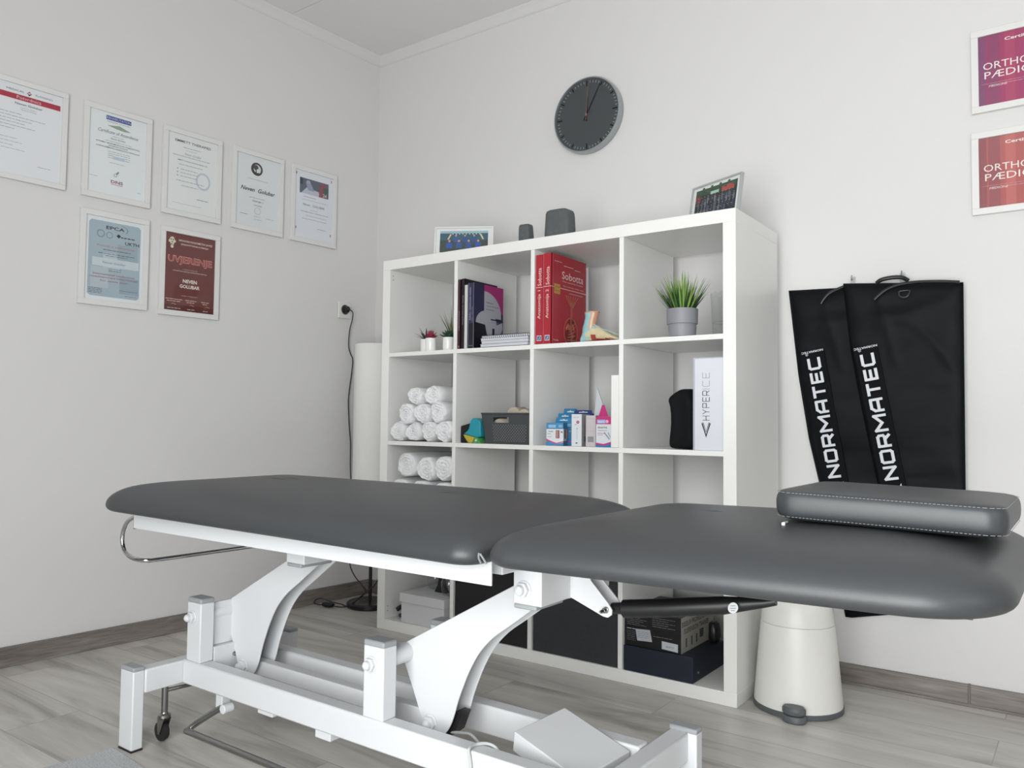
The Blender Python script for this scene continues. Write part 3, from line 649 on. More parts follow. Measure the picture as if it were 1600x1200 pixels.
def hand(name, ang, r0, r1, w, m, z):
    b = MB(); c, s_ = math.sin(ang), math.cos(ang)
    b.add([(c*r+s_*d, s_*r-c*d, z+h) for h in (0, .001) for r, d in ((r0, -w/2), (r1, -w/3), (r1, w/3), (r0, w/2))], [(0, 1, 2, 3), (7, 6, 5, 4), (0, 4, 5, 1), (1, 5, 6, 2), (2, 6, 7, 3), (3, 7, 4, 0)], m, False, CM); b.build(name, ck)
hand('hour_hand', .04, -.025, .075, .006, bk, .031); hand('minute_hand', .50, -.025, .128, .0045, bk, .0325)
M_rose = mat('copper_hand', '#9a6f66', .4, .3); hand('second_hand', .06, -.02, .125, .0018, M_rose, .034)
MB().lathe([(.0045, .030), (.0045, .0365), (.0001, .037)], M_rose, 16, CM).build('centre_cap', ck)
MB().lathe([(.147, .0345), (.147, .0355), (.0001, .0355)], M_glass, 48, CM).build('glass_pane', ck)

# ------------------------------------------------------------------ socket, cord, lamp
sx = lwx(.255)
so = thing('wall_socket', 'white wall socket on the left wall beside the shelf', 'socket', (sx, .255, 1.30))
b = MB(); b.box(0, .009, -.038, .038, -.038, .038, mat('socket_white', '#dcdcd8', .4), Matrix.Translation((sx, .255, 1.335)))
b.build('plate', so, bevel=.003)
MB().lathe([(.023, .009), (.023, .0105), (.021, .0108), (.020, .0095), (.0001, .0095)], mat('socket_well', '#4a4a4c', .6), 28, Matrix.Translation((sx, .255, 1.338)) @ Matrix.Rotation(PI/2, 4, 'Y')).build('well', so)
lp = thing('floor_lamp', 'floor lamp with white cylindrical shade and black base in the corner', 'lamp', (-.292, .245, 0))
MLp = Matrix.Translation((-.292, .245, 0))
MB().lathe([(.098, 0), (.102, .004), (.102, .018), (.096, .024), (.02, .027), (.010, .034)], M_blackm, 48, MLp).build('base', lp)
MB().lathe([(.0075, .025), (.0075, 1.13)], M_blackm, 16, MLp).build('pole', lp)
M_shade = mat('lamp_shade_paper', (.74, .74, .725, 1), .8)
b = MB(); b.lathe([(.088, .50), (.088, 1.162), (.0865, 1.162), (.0865, .50), (.088, .50)], M_shade, 48, MLp, caps=False); b.build('lamp_shade', lp)
b = MB(); 
for z in (.52, 1.14):
    for k in range(3):
        a = k*2*PI/3; b.tube([(-.292, .245, z), (-.292+.087*math.cos(a), .245+.087*math.sin(a), z)], .0015, M_blackm, 6)
b.build('shade_spider', lp)
M_cord = mat('dark_cord', '#28232e', .5)
cord = [(sx+.035, .262, 1.336), (sx+.040, .275, 1.325), (sx+.030, .281, 1.29), (sx+.018, .277, 1.24), (sx+.014, .277, 1.17), (sx+.013, .290, 1.135), (sx+.013, .305, 1.107), (sx+.013, .301, 1.05), (sx+.013, .292, .992), (sx+.013, .285, .94), (sx+.013, .283, .902), (sx+.013, .290, .81), (sx+.014, .300, .722), (sx+.02, .296, .66), (sx+.03, .290, .573), (-.44, .27, .40), (-.37, .20, .26), (-.345, .17, .19), (-.305, .165, .140), (-.262, .17, .105), (-.255, .18, .075), (-.30, .165, .035), (-.335, .150, .010), (-.351, .131, .008), (-.375, .124, .008), (-.39, .121, .010)]
cs = thing('power_cord', 'dark power cord hanging from the wall socket down to the floor lamp', 'cord', (-.40, .12, 0))
MB().tube(arc(cord, 4), .0026, M_cord, 8).build('cord', cs)
b = MB(); b.tube([(sx+.0096, .255, 1.338), (sx+.028, .257, 1.338), (sx+.034, .262, 1.336)], [.0165, .015, .008], M_black, 20); b.build('plug', cs)
b = MB(); b.lathe([(.0001, -.028), (.009, -.026), (.012, -.01), (.012, .010), (.009, .026), (.0001, .028)], M_black, 16, Matrix.Translation((-.415, .112, .0125)) @ Matrix.Rotation(.25, 4, 'Z') @ Matrix.Rotation(PI/2, 4, 'Y'), sx=.9, sy=1.3); b.build('foot_switch', cs)
MB().tube(arc([(-.44, .105, .010), (-.465, .10, .008), (-.49, .098, .012), (-.497, .112, .022), (-.485, .135, .026), (-.45, .16, .012), (-.40, .175, .006), (-.33, .16, .010), (-.25, .16, .07), (-.20, .175, .11), (-.172, .18, .155), (-.172, .18, .20), (-.20, .19, .30), (-.285, .235, .50)]), .0026, M_cord, 8).build('cord', cs)

# ------------------------------------------------------------------ pedal bin
bn = thing('pedal_bin', 'white conical pedal bin with grey base ring beside the shelf', 'bin', (1.603, .132, 0))
MBn = Matrix.Translation((1.603, .132, 0)); M_bin = mat('bin_white', (.74, .735, .70, 1), .35); M_bgrey = mat('bin_grey', '#56595c', .5)
MB().lathe([(.122, 0), (.126, .002), (.126, .014), (.123, .016)], M_bgrey, 56, MBn).build('base_ring', bn)
MB().lathe([(.1235, .0155), (.1225, .03), (.1165, .10), (.1095, .18), (.1035, .243), (.103, .246)], M_bin, 56, MBn).build('body', bn)
MB().lathe([(.1027, .2468), (.1022, .252), (.098, .300), (.090, .322), (.07, .333), (.0001, .337)], M_bin, 56, MBn).build('lid', bn, angle=60)
d = Vector((.030, -.139, 0)); pd = Vector((1.603, .132, 0))+d
b = MB()
b.lathe([(.0001, .022), (.024, .022), (.028, .027), (.028, .038), (.024, .043), (.0001, .043)], M_bgrey, 24, Matrix.Translation(pd), sx=1.15, sy=.8)
b.lathe([(.0001, .0), (.025, .0), (.029, .004), (.029, .015), (.025, .020), (.0001, .020)], M_bgrey, 24, Matrix.Translation(pd), sx=1.15, sy=.8)
b.build('pedal', bn)

# ------------------------------------------------------------------ compression leg bags
M_nylon = mat('black_nylon', '#080b0e', .5, bump=.25, bscale=900, spec=.14); M_strip = mat('black_strip', '#06070b', .6, spec=.1); M_logo = mat('reflective_white', '#c9ccd2', .45)
def bag(yc, outline_l, outline_r, z1, z0, seed, thick, name, label, strip, texts):
    th = thing(name, label, 'leg compression sleeve', (1.8, YB-.02, z0), 'black compression sleeves hanging on the wall')
    rnd = random.Random(seed); NX, NZ = 26, 60
    ph = [rnd.uniform(0, 6) for _ in range(8)]
    def ix(o, z):
        for (xa, za), (xb, zb) in zip(o, o[1:]):
            if za >= z >= zb: return xa+(xb-xa)*(za-z)/(za-zb+1e-9)
        return o[-1][0] if z < o[-1][1] else o[0][0]
    F = []
    for j in range(NZ+1):
        row = []
        for i in range(NX+1):
            a = i/NX; zt = z1(a) if callable(z1) else z1; zb_ = z0 + .045*max(0, a-.1)
            z = zt+(zb_-zt)*j/NZ
            x = ix(outline_l, z)*(1-a)+ix(outline_r, z)*a
            e = min(a, 1-a, j/NZ*2.2, (1-j/NZ)*2.2); puff = thick*.75*min(1, (e/.10))**.5 if e > 0 else 0
            fold = .0025*math.sin(z*21+ph[0]+a*3)*math.sin(a*PI) + .0016*math.sin(z*57+ph[1]+a*5+math.sin(a*6)*2) + .0022*math.sin((a*2+z*9)*2.2+ph[2])
            fold += .0050*math.exp(-((z-(1.17-.55*(a-.35)**2)+.0)/.016)**2)*min(1, a*3) + .0042*math.exp(-((z-(1.115+.10*a))/.014)**2)*(a > .25) + .0035*math.exp(-((a-.30-.5*(1.25-z))/.03)**2)*(z > 1.0)
            for zc in (.73, .655, .93, .44, .50): fold -= .0045*math.exp(-((z-zc-.004*math.sin(a*5+ph[3]))/.007)**2)*min(1, a*3)
            row.append((x, yc-puff-fold*min(1, e*8), z))
        F.append(row)
    vs = [p for r in F for p in r]; n = NX+1
    fs = [(j*n+i, (j+1)*n+i, (j+1)*n+i+1, j*n+i+1) for j in range(NZ) for i in range(NX)]
    k = len(vs); vs += [(x, yc+.002, z) for x, y, z in vs[:k]]
    fs += [(k+j*n+i, k+j*n+i+1, k+(j+1)*n+i+1, k+(j+1)*n+i) for j in range(NZ) for i in range(NX)]
    bd = [i for i in range(n)]+[j*n+NX for j in range(1, NZ+1)]+[NZ*n+i for i in range(NX-1, -1, -1)]+[j*n for j in range(NZ-1, 0, -1)]
    fs += [(bd[q], bd[(q+1) % len(bd)], bd[(q+1) % len(bd)]+k, bd[q]+k) for q in range(len(bd))]
    b = MB(); b.add(vs, fs, M_nylon); b.build('sleeve', th, angle=70)
    # slanted strip with lettering
    (xl0, xr0, za), (xl1, xr1, zb2) = strip; yy = yc-thick-.0045
    b = MB(); P = []
    K = 24
    for q in range(K+1):
        t = q/K; z = za+(zb2-za)*t; P += [(xl0+(xl1-xl0)*t, yy, z), (xr0+(xr1-xr0)*t, yy, z)]
    P2 = [(x, y+.004, z) for x, y, z in P]
    fs = []; k = len(P)
    for q in range(K):
        a0, a1, a2, a3 = 2*q, 2*q+1, 2*q+3, 2*q+2
        fs += [(a0, a3, a2, a1), (k+a0, k+a1, k+a2, k+a3), (a0, k+a0, k+a3, a3), (a1, a2, k+a2, k+a1)]
    b.add(P+P2, fs, M_strip)
    axis = Vector(((xl0+xr0-xl1-xr1)/2, 0, za-zb2)).normalized()      # upwards along the strip
    side = Vector((axis.z, 0, -axis.x))                                 # to the right
    cen = lambda z: (xl0+xr0)/2 + ((xl1+xr1)/2-(xl0+xr0)/2)*(z-za)/(zb2-za)
    zt, zb3, cap = texts
    o = Vector((cen(zb3), yy-.0004, zb3)); Ln = (zt-zb3)/axis.z
    stroke_text(b, 'NORMATEC', lambda x, y: o+axis*(x*Ln)+side*((.5-y)*cap), Ln/cap, .215, M_logo)
    v, f, asp = glyphs('®'); o2 = Vector((cen(zt+.008), yy-.0004, zt+.008))-side*cap*.45
    b.add([o2+axis*(x*.009)+side*((.5-y)*.009) for x, y in v], f, M_logo, False)
    v, f, asp = glyphs('NORMATEC', .02); o3 = Vector((cen(za-.003), yy-.0004, za-.003))
    b.add([o3-side*((x-.5)*.070)+axis*((.5-y)*.007-.002) for x, y in v], f, M_logo, False)
    for sgn in (1,):
        c0 = Vector((cen(zb3-.012), yy-.0004, zb3-.012))
        for pts in (((-.012, .024), (.0, .024), (-.040, -.004), (-.052, -.004)), ((-.012, -.026), (.0, -.026), (-.040, .0), (-.052, .0))):
            Q = [c0+axis*a+side*s2 for a, s2 in pts]
            nn_ = (Q[1]-Q[0]).cross(Q[2]-Q[0])
            if nn_.y > 0: Q.reverse()
            b.add(Q, [(0, 1, 2, 3)], M_logo, False)
    b.build('lettered_strip', th)
    return th
bl = bag(YB-.008, [(1.489, 1.276), (1.500, 1.175), (1.520, .987), (1.553, .774), (1.588, .618), (1.663, .208)], [(1.86, 1.276), (1.86, .2)], lambda a: 1.278-.012*a, .208, 3, .014, 'compression_sleeve', 'black compression leg sleeve with white lettering, left and rear of the two', ((1.532, 1.607, 1.070), (1.668, 1.745, .25)), (1.045, .652, .042))
br_ = bag(YB-.032, [(1.671, 1.274), (1.692, 1.064), (1.722, .886), (1.77, .630), (1.815, .27)], [(2.013, 1.276), (2.010, .640), (2.005, .27)], lambda a: 1.282-.028*a, .285, 9, .014, 'compression_sleeve', 'black compression leg sleeve with white lettering, right and front of the two', ((1.704, 1.775, 1.074), (1.845, 1.918, .27)), (1.050, .655, .042))
for th, pts, yy in ((bl, [(1.600, 1.222), (1.612, 1.240), (1.632, 1.257), (1.665, 1.270), (1.672, 1.272)], YB-.028), (br_, [(1.770, 1.218), (1.79, 1.236), (1.815, 1.251), (1.850, 1.260), (1.90, 1.262), (1.965, 1.257), (2.006, 1.251)], YB-.058)):
    b = MB(); b.tube(arc([(x, yy, z) for x, z in pts]), .0048, M_black, 10); b.build('zip_edge', th)
b = MB(); b.tube(arc([(1.775, YB-.045, 1.272), (1.79, YB-.05, 1.280), (1.82, YB-.05, 1.284), (1.850, YB-.05, 1.281), (1.866, YB-.052, 1.270)]), .0065, M_black, 10); b.build('carry_handle', br_)
b = MB(); b.tube(arc([(1.842, YB-.058, 1.238), (1.842, YB-.062, 1.226), (1.848, YB-.063, 1.219), (1.862, YB-.063, 1.218), (1.869, YB-.062, 1.226), (1.870, YB-.058, 1.238), (1.842, YB-.058, 1.238)]), .0019, mat('ring_plastic', '#34383c', .35), 8); b.build('d_ring', br_)
for i, (x, lb) in enumerate(((1.695, 'small clear wall hook holding the left sleeve'), (1.842, 'small clear wall hook holding the right sleeve'))):
    b = MB(); b.box(x-.008, x+.008, YB-.004, YB, 1.27, 1.305, M_clear); b.tube(arc([(x, YB-.004, 1.298), (x, YB-.02, 1.292), (x+.002, YB-.03, 1.296), (x+.003, YB-.034, 1.306)]), .0022, mat('hook_metal', '#c9cbcc', .25, .8), 8)
    tag(b.build('wall_hook', origin=(x, YB, 1.27)), lb, 'hook', 'hooks above the compression sleeves')

# ------------------------------------------------------------------ on top of the shelf
def easel_frame(p0, p1, zb, h, lean, fm, content, label, bd=.010, mat_w=.010, bg='#d5d7d6'):
    p0 = Vector((*p0, zb)); p1 = Vector((*p1, zb)); u = (p1-p0).normalized(); w = (p1-p0).length
    nrm = Vector((u.y, -u.x, 0))
    upv = (Vector((0, 0, 1))*math.cos(lean) - nrm*math.sin(lean)).normalized(); n = u.cross(upv).normalized()
    if n.dot(nrm) < 0: n = -n
    o = p0+upv*h; v = -upv
    th = thing('photo_frame', label, 'photo frame', tuple((p0+p1)/2))
    b = MB(); D = .012
    for a0, a1, c0, c1 in ((0, w, 0, bd), (0, w, h-bd, h), (0, bd, bd, h-bd), (w-bd, w, bd, h-bd)):
        b.prism([(a0, c0), (a1, c0), (a1, c1), (a0, c1)], o-n*D, u, v, n*D, fm)
    b.build('frame', th, bevel=.001)
    b = MB(); b.prism([(bd, bd), (w-bd, bd), (w-bd, h-bd), (bd, h-bd)], o-n*(D-.002), u, v, n*.005, colm(bg))
    s = Sheet(b, o-n*(D-.007)+u*bd+v*bd, u, v, w-2*bd, h-2*bd); content(s); b.build('print', th)
    g = MB(); g.prism([(bd, bd), (w-bd, bd), (w-bd, h-bd), (bd, h-bd)], o-n*.0035, u, v, n*.001, M_glass); g.build('glass_pane', th)
    b = MB(); q = p0+u*w/2 - n*D
    foot = p0+u*w/2-nrm*(D+.055); top = q+upv*(h*.62)
    foot = Vector((foot.x, foot.y, zb))
    b.prism([(-.012, 0), (.012, 0), (.012, 1), (-.012, 1)], foot, u, top-foot, nrm*.002, M_black); b.build('easel_leg', th)
def people(s, x0, x1, y0, y1, rows, n, body, skin='#b98f7c', seed=1, scale=1):
    rnd = random.Random(seed)
    for r in range(rows):
        yy = y0+(y1-y0)*r/max(1, rows-1) if rows > 1 else y0
        for k in range(n):
            x = x0+(x1-x0)*(k+.5+(.35 if r % 2 else 0))/n + rnd.uniform(-.005, .005); c = body[rnd.randrange(len(body))]
            w = .34*(x1-x0)/n*scale; s.poly([(x-w, yy+.30*scale), (x-w, yy+.09*scale), (x-w*.5, yy+.05*scale), (x+w*.5, yy+.05*scale), (x+w, yy+.09*scale), (x+w, yy+.30*scale)], colm(c)); s.disc(x, yy, w*.42, colm(skin), n=8)
def ph1(s):
    s.rect(.07, .10, .93, .90, colm('#2e3b42')); s.rect(.07, .10, .93, .19, colm('#8fb0bc')); s.rect(.07, .20, .93, .45, colm('#2f5563')); s.rect(.07, .45, .93, .90, colm('#33413c'))
    for a in (.25, .78): s.poly([(a, .22), (a+.03, .22), (a-.02 if a < .5 else a+.08, .42), (a-.05 if a < .5 else a+.05, .42)], colm('#c9b49a'))
    for k in range(9): s.disc(.30+k*.06, .215, .012, colm('#b9c4c6'), n=6)
    people(s, .28, .76, .28, .28, 1, 3, ['#28508f', '#234a86'], scale=.8); people(s, .16, .84, .48, .48, 1, 4, ['#2450a0', '#274d90'], scale=.9)
def ph2(s):
    s.rect(.06, .08, .94, .92, colm('#2a3433')); s.rect(.06, .08, .94, .25, colm('#36493d')); s.disc(.12, .35, .06, colm('#7d3230')); s.rect(.62, .14, .88, .30, colm('#a34a44')); s.rect(.38, .20, .56, .28, colm('#9fbfae'))
    for k in range(14): s.disc(.1+.06*k, .12+.05*math.sin(k*2.1), .03, colm('#3f5644'), n=7)
    people(s, .08, .90, .30, .70, 5, 11, ['#3a4560', '#2d3345', '#555c68', '#1d2230', '#6d7480'], skin='#c9a692', scale=.62, seed=4)
M_silv = mat('silver_frame', '#b3b8b8', .35, .4)
easel_frame((.240, .035), (.442, .152), SW, .121, .14, M_pframe, ph1, 'white photo frame with blue-shirted team photo, left on the shelf top', bd=.006)
easel_frame((1.250, .150), (1.450, .062), SW, .135, .16, M_silv, ph2, 'silver photo frame with crowd photo, right end of shelf top', bd=.006)
M_stone = mat('dark_slate', '#55585a', .85, bump=.5, bscale=90, var=.2, vscale=60)
def stone(x0, x1, y, h, label, seed, d=.05):
    rnd = random.Random(seed); b = MB(); n = 32; rings = []
    xc, w = (x0+x1)/2, (x1-x0)/2; ph = rnd.uniform(0, 6)
    for t, s_ in ((0, .985), (.06, 1.0), (.35, .99), (.7, .955), (.86, .93), (.95, .86), (.99, .70), (1.0, .45)):
        ring = []
        for k in range(n):
            a = 2*PI*k/n; ca, sa = math.cos(a), math.sin(a)
            e = .35; rx = w*s_*math.copysign(abs(ca)**e, ca); ry = d*s_*math.copysign(abs(sa)**e, sa)*.5
            j = 1+.02*math.sin(3*a+ph+t*4)+.012*math.sin(7*a+ph*2)
            ring.append((xc+rx*j+.003*t*math.sin(ph), y+ry*j, SW+h*t*(1+.02*math.sin(a+ph) if t > .8 else 1)))
        rings.append(ring)
    vs = [p for r in rings for p in r]
    fs = [(i*n+k, i*n+(k+1) % n, (i+1)*n+(k+1) % n, (i+1)*n+k) for i in range(len(rings)-1) for k in range(n)]+[tuple(range(n-1, -1, -1)), tuple((len(rings)-1)*n+k for k in range(n))]
    b.add(vs, fs, M_stone); tag(b.build('slate_stone', origin=(xc, y, SW), angle=60), label, 'stone', 'slate stones on the shelf top')
stone(.634, .682, .07, .075, 'small dark slate stone on the shelf top', 2, .04)
stone(.752, .857, .07, .105, 'large dark slate stone on the shelf top', 5, .06)

# ------------------------------------------------------------------ row 1, column 1: succulents
M_pot = mat('white_ceramic', (.80, .80, .79, 1), .18)
M_leafd = mat('succulent_green', '#2f4a3c', .5); M_leafr = mat('succulent_crimson', '#8a2a45', .5); M_leafp = mat('spiky_leaf', '#5a6448', .5, var=.3, vscale=30)
def pot(th, x, y, z, r=.021, h=.050):
    b = MB(); b.lathe([(r*.93, 0), (r, .003), (r, h-.002), (r*.97, h), (r*.88, h), (r*.86, h-.006)], M_pot, 32, Matrix.Translation((x, y, z))); b.build('pot', th)
    MB().lathe([(r*.86, h-.008), (.0001, h-.006)], mat('soil', '#3a332c', .9), 24, Matrix.Translation((x, y, z))).build('soil', th)
def leaf(b, p, d, ln, w, m, bend=.3, nseg=5, thick=.25):
    p = Vector(p); d = Vector(d).normalized(); side = d.cross(Vector((0, 0, 1)))
    side = side.normalized() if side.length > 1e-3 else Vector((1, 0, 0)); up = side.cross(d).normalized(); pts = []; rr = []
    vs = []; fs = []
    for i in range(nseg+1):
        t = i/nseg; c = p + d*ln*t - Vector((0, 0, 1))*bend*ln*t*t + 0*up
        ww = w*(1-t)**.7*(.6+.8*t if t < .5 else 1)+.0002
        vs += [c-side*ww, c+up*ww*thick, c+side*ww, c-up*ww*thick]
    for i in range(nseg):
        for k in range(4): fs.append((i*4+k, i*4+(k+1) % 4, (i+1)*4+(k+1) % 4, (i+1)*4+k))
    fs += [(3, 2, 1, 0), tuple(nseg*4+k for k in range(4))]
    b.add(vs, fs, m)
zs = S1+.0005
rnd = random.Random(11)
t = thing('succulent_plant', 'spiky dark green succulent in white pot, leftmost of the pots', 'potted plant', (.195, .045, zs), 'succulents in small white pots'); pot(t, .193, .050, zs)
b = MB()
for k in range(22):
    a = k*2.4; el = .35+.9*(k/22); leaf(b, (.193, .050, zs+.045), (math.cos(a)*math.cos(el), math.sin(a)*math.cos(el), math.sin(el)), rnd.uniform(.048, .075), .0045, M_leafd, .15)
b.build('foliage', t)
t = thing('succulent_plant', 'round crimson succulent in white pot, in front of the spiky one', 'potted plant', (.243, .025, zs), 'succulents in small white pots'); pot(t, .241, .025, zs, .0215)
b = MB()
for ring, (n_, el, ln) in enumerate(((9, .2, .029), (8, .65, .029), (6, 1.1, .027), (3, 1.45, .024))):
    for k in range(n_):
        a = 2*PI*k/n_+ring*.4; leaf(b, (.241, .025, zs+.050), (math.cos(a)*math.cos(el), math.sin(a)*math.cos(el), math.sin(el)), ln, .0105, M_leafr, -.25, thick=.45)
b.build('foliage', t)
t = thing('succulent_plant', 'dark green rosette succulent in white pot beside the books', 'potted plant', (.322, .035, zs), 'succulents in small white pots'); pot(t, .322, .035, zs, .0215)
b = MB()
for ring, (n_, el, ln) in enumerate(((9, .15, .038), (8, .55, .034), (6, 1.0, .029), (3, 1.4, .022))):
    for k in range(n_):
        a = 2*PI*k/n_+ring*.5; leaf(b, (.322, .035, zs+.050), (math.cos(a)*math.cos(el), math.sin(a)*math.cos(el), math.sin(el)), ln, .011, M_leafd, -.15, thick=.35)
b.build('foliage', t)
t = thing('grass_plant', 'tall thin-leaved plant in white pot behind the dark green rosette', 'potted plant', (.270, .125, zs)); pot(t, .270, .125, zs, .022)
b = MB(); M_pale = mat('pale_leaf', '#a3a682', .5)
for k in range(26):
    a = k*2.4; el = 1.0+.5*rnd.random(); leaf(b, (.270, .125, zs+.045), (math.cos(a)*math.cos(el), math.sin(a)*math.cos(el), math.sin(el)), rnd.uniform(.10, .165), .0038, M_leafp if k % 3 else M_pale, .10, 7)
b.build('foliage', t)

# ------------------------------------------------------------------ books
M_page = mat('book_pages', '#cfccc4', .7)
def book(x0, x1, y0, dep, z0, h, cover, label, spine=None, front=None, side=None, group='books on the top row', cat='book', name='book', lean=0):
    t = thing(name, label, cat, ((x0+x1)/2, y0+dep/2, z0), group); cv = .0018
    b = MB(); b.box(x0, x0+cv, y0, y0+dep, z0, z0+h, cover); b.box(x1-cv, x1, y0, y0+dep, z0, z0+h, cover); b.box(x0, x1, y0, y0+cv, z0, z0+h, cover)
    if front: s = Sheet(b, (x1, y0, z0+h), (0, 1, 0), (0, 0, -1), dep, h); front(s)
    if spine: s = Sheet(b, (x0, y0, z0+h), (1, 0, 0), (0, 0, -1), x1-x0, h); spine(s)
    b.build('cover', t)
    MB().box(x0+cv, x1-cv, y0+cv, y0+dep-.004, z0+.003, z0+h-.003, M_page).build('pages', t)
    return t
pm = colm
wtx = colm('#cfc9c9')
book(.3935, .4055, .004, .19, zs, .262, pm('#43232f', .4), 'thin maroon book at the left divider', lambda s: (s.text('ANATOMSKI ATLAS', .5, .60, .55*.012/.262*.9, colm('#a98f95'), None, 'c', rot=1), s.rect(.25, .955, .75, .985, colm('#8c6f78'))))
book(.4065, .4235, .008, .20, zs, .264, pm('#1d1a20', .4), 'tall black book between the maroon and the white one', lambda s: s.text('OSNOVE FIZIKALNE TERAPIJE', .5, .45, .030, colm('#8d8a92'), None, 'c', rot=1))
book(.4250, .4425, .003, .165, zs, .238, pm('#c9c9c6', .5), 'slim white book beside the purple one', lambda s: s.text('A', .5, .93, .014, wtx and dk, None))
def spn(s):
    s.rect(0, .62, 1, 1, colm('#15131c')); s.rect(0, 0, .12, 1, colm('#5d5878')); s.rect(.86, 0, .92, 1, colm('#7f7d92'))
    s.text('Fizikalna i rehabilitacijska medicina', .35, .32, .034, colm('#b3b1c4'), .50, 'c', rot=1); s.text('URED. MEDICINE', .68, .48, .02, colm('#8d8ba3'), .22, 'c', rot=1); s.line(.2, .8, .96, colm('#b3b1c4'), .004)
def cov(s):
    s.rect(0, 0, 1, 1, colm('#2b2a4a', .35)); s.rect(0, .58, .62, 1, colm('#15121d', .35)); s.rect(.62, .62, 1, 1, colm('#4c5068', .35))
    s.rect(.33, .0, 1, .42, colm('#a1296f', .35)); s.disc(.33, .46, .58, colm('#a3a3ad'), 0, 24, .68) if False else None
    s.poly([(.33, .46)]+[(.33+.60*math.sin(k*PI/2/14), .46-.36*math.cos(k*PI/2/14)) for k in range(15)], colm('#a5a5ae'))
    s.rect(.33, .44, .93, .50, colm('#a5a5ae'))
    s.poly([(.05+.36*(1-math.cos(k*PI/12)), .60-.20*math.sin(k*PI/12)) for k in range(13)]+[(.97, .55), (.99, .64), (.93, .72), (.80, .77), (.66, .76)]+[(.52, .80), (.44, .72), (.40, .62)], colm('#a5a5ae'))
    s.poly([(.36, .60), (.56, .66), (.60, .84), (.52, .84), (.43, .76)], colm('#a5a5ae')); s.rect(.62, .66, .70, .80, colm('#1d1a2c')); s.rect(.56, .515, .99, .535, colm('#1c1a2a'))
    s.text('Fizikalna i', .40, .27, .022, dk, .26, 'l'); s.text('rehabilitacijska', .40, .325, .024, dk, .45, 'l'); s.text('medicina', .40, .375, .020, dk, .28, 'l'); s.line(.56, .84, .565, gr, .008)
book(.4440, .4740, .002, .178, zs, .244, pm('#2b2a45', .35), 'navy medical book with magenta and grey cover, rightmost of the row', spn, cov)
# notebooks
for k, (dx, w, d_, hh, lb, m) in enumerate(((0, .21, .27, .011, 'white notebook at the bottom of the stack', '#b9bcc6'), (.002, .208, .27, .011, 'white notebook second from the bottom of the stack', '#c6c8cf'), (-.003, .21, .265, .010, 'white notebook third in the stack, under the spiral one', '#bfc1c9'))):
    z = zs+.0005+[0, .0115, .023][k]
    b = MB(); b.box(.503+dx, .503+dx+w, .006+k*.003, .006+d_, z, z+hh, mat('nb_pages', '#c9cad0', .7)); b.box(.501+dx, .503+dx+w+.001, .005+k*.003, .007+d_, z, z+.0012, mat('nb_cover_dark', '#2a2a38', .5)); b.box(.501+dx, .503+dx+w+.001, .005+k*.003, .007+d_, z+hh-.001, z+hh+.0003, colm(m))
    tag(b.build('notebook', origin=(.6, .14, z)), lb, 'notebook', 'notebooks stacked beside the books')
nb = thing('spiral_notebook', 'white spiral bound notebook on top of the notebook stack', 'notebook', (.6, .14, zs+.034)); z = zs+.0345
b = MB(); b.box(.504, .714, .012, .27, z, z+.008, MATS['nb_pages']); b.box(.503, .715, .011, .271, z+.008, z+.009, colm('#3a3d4a')); b.build('pages', nb)
b = MB()
for k in range(22):
    x = .512+k*.0095; M = Matrix.Translation((x, .012, z+.0045)) @ Matrix.Rotation(PI/2, 4, 'Y')
    ring = [(x, .012+.0062*math.cos(a), z+.0045+.0066*math.sin(a)) for a in [2*PI*i/10 for i in range(11)]]; b.tube(ring, .0008, MATS['nb_cover_dark'], 5)
b.build('spiral_binding', nb)
b = MB(); b.prism([(0, 0), (.006, 0), (.014, .165), (.011, .165)], (.7115, .10, zs+.0455), (1, 0, 0), (0, 0, 1), (0, .16, 0), pm('#2b3358'))
tag(b.build('booklet', origin=(.717, .1, zs+.0455)), 'thin navy booklet leaning at the divider behind the notebooks', 'booklet')
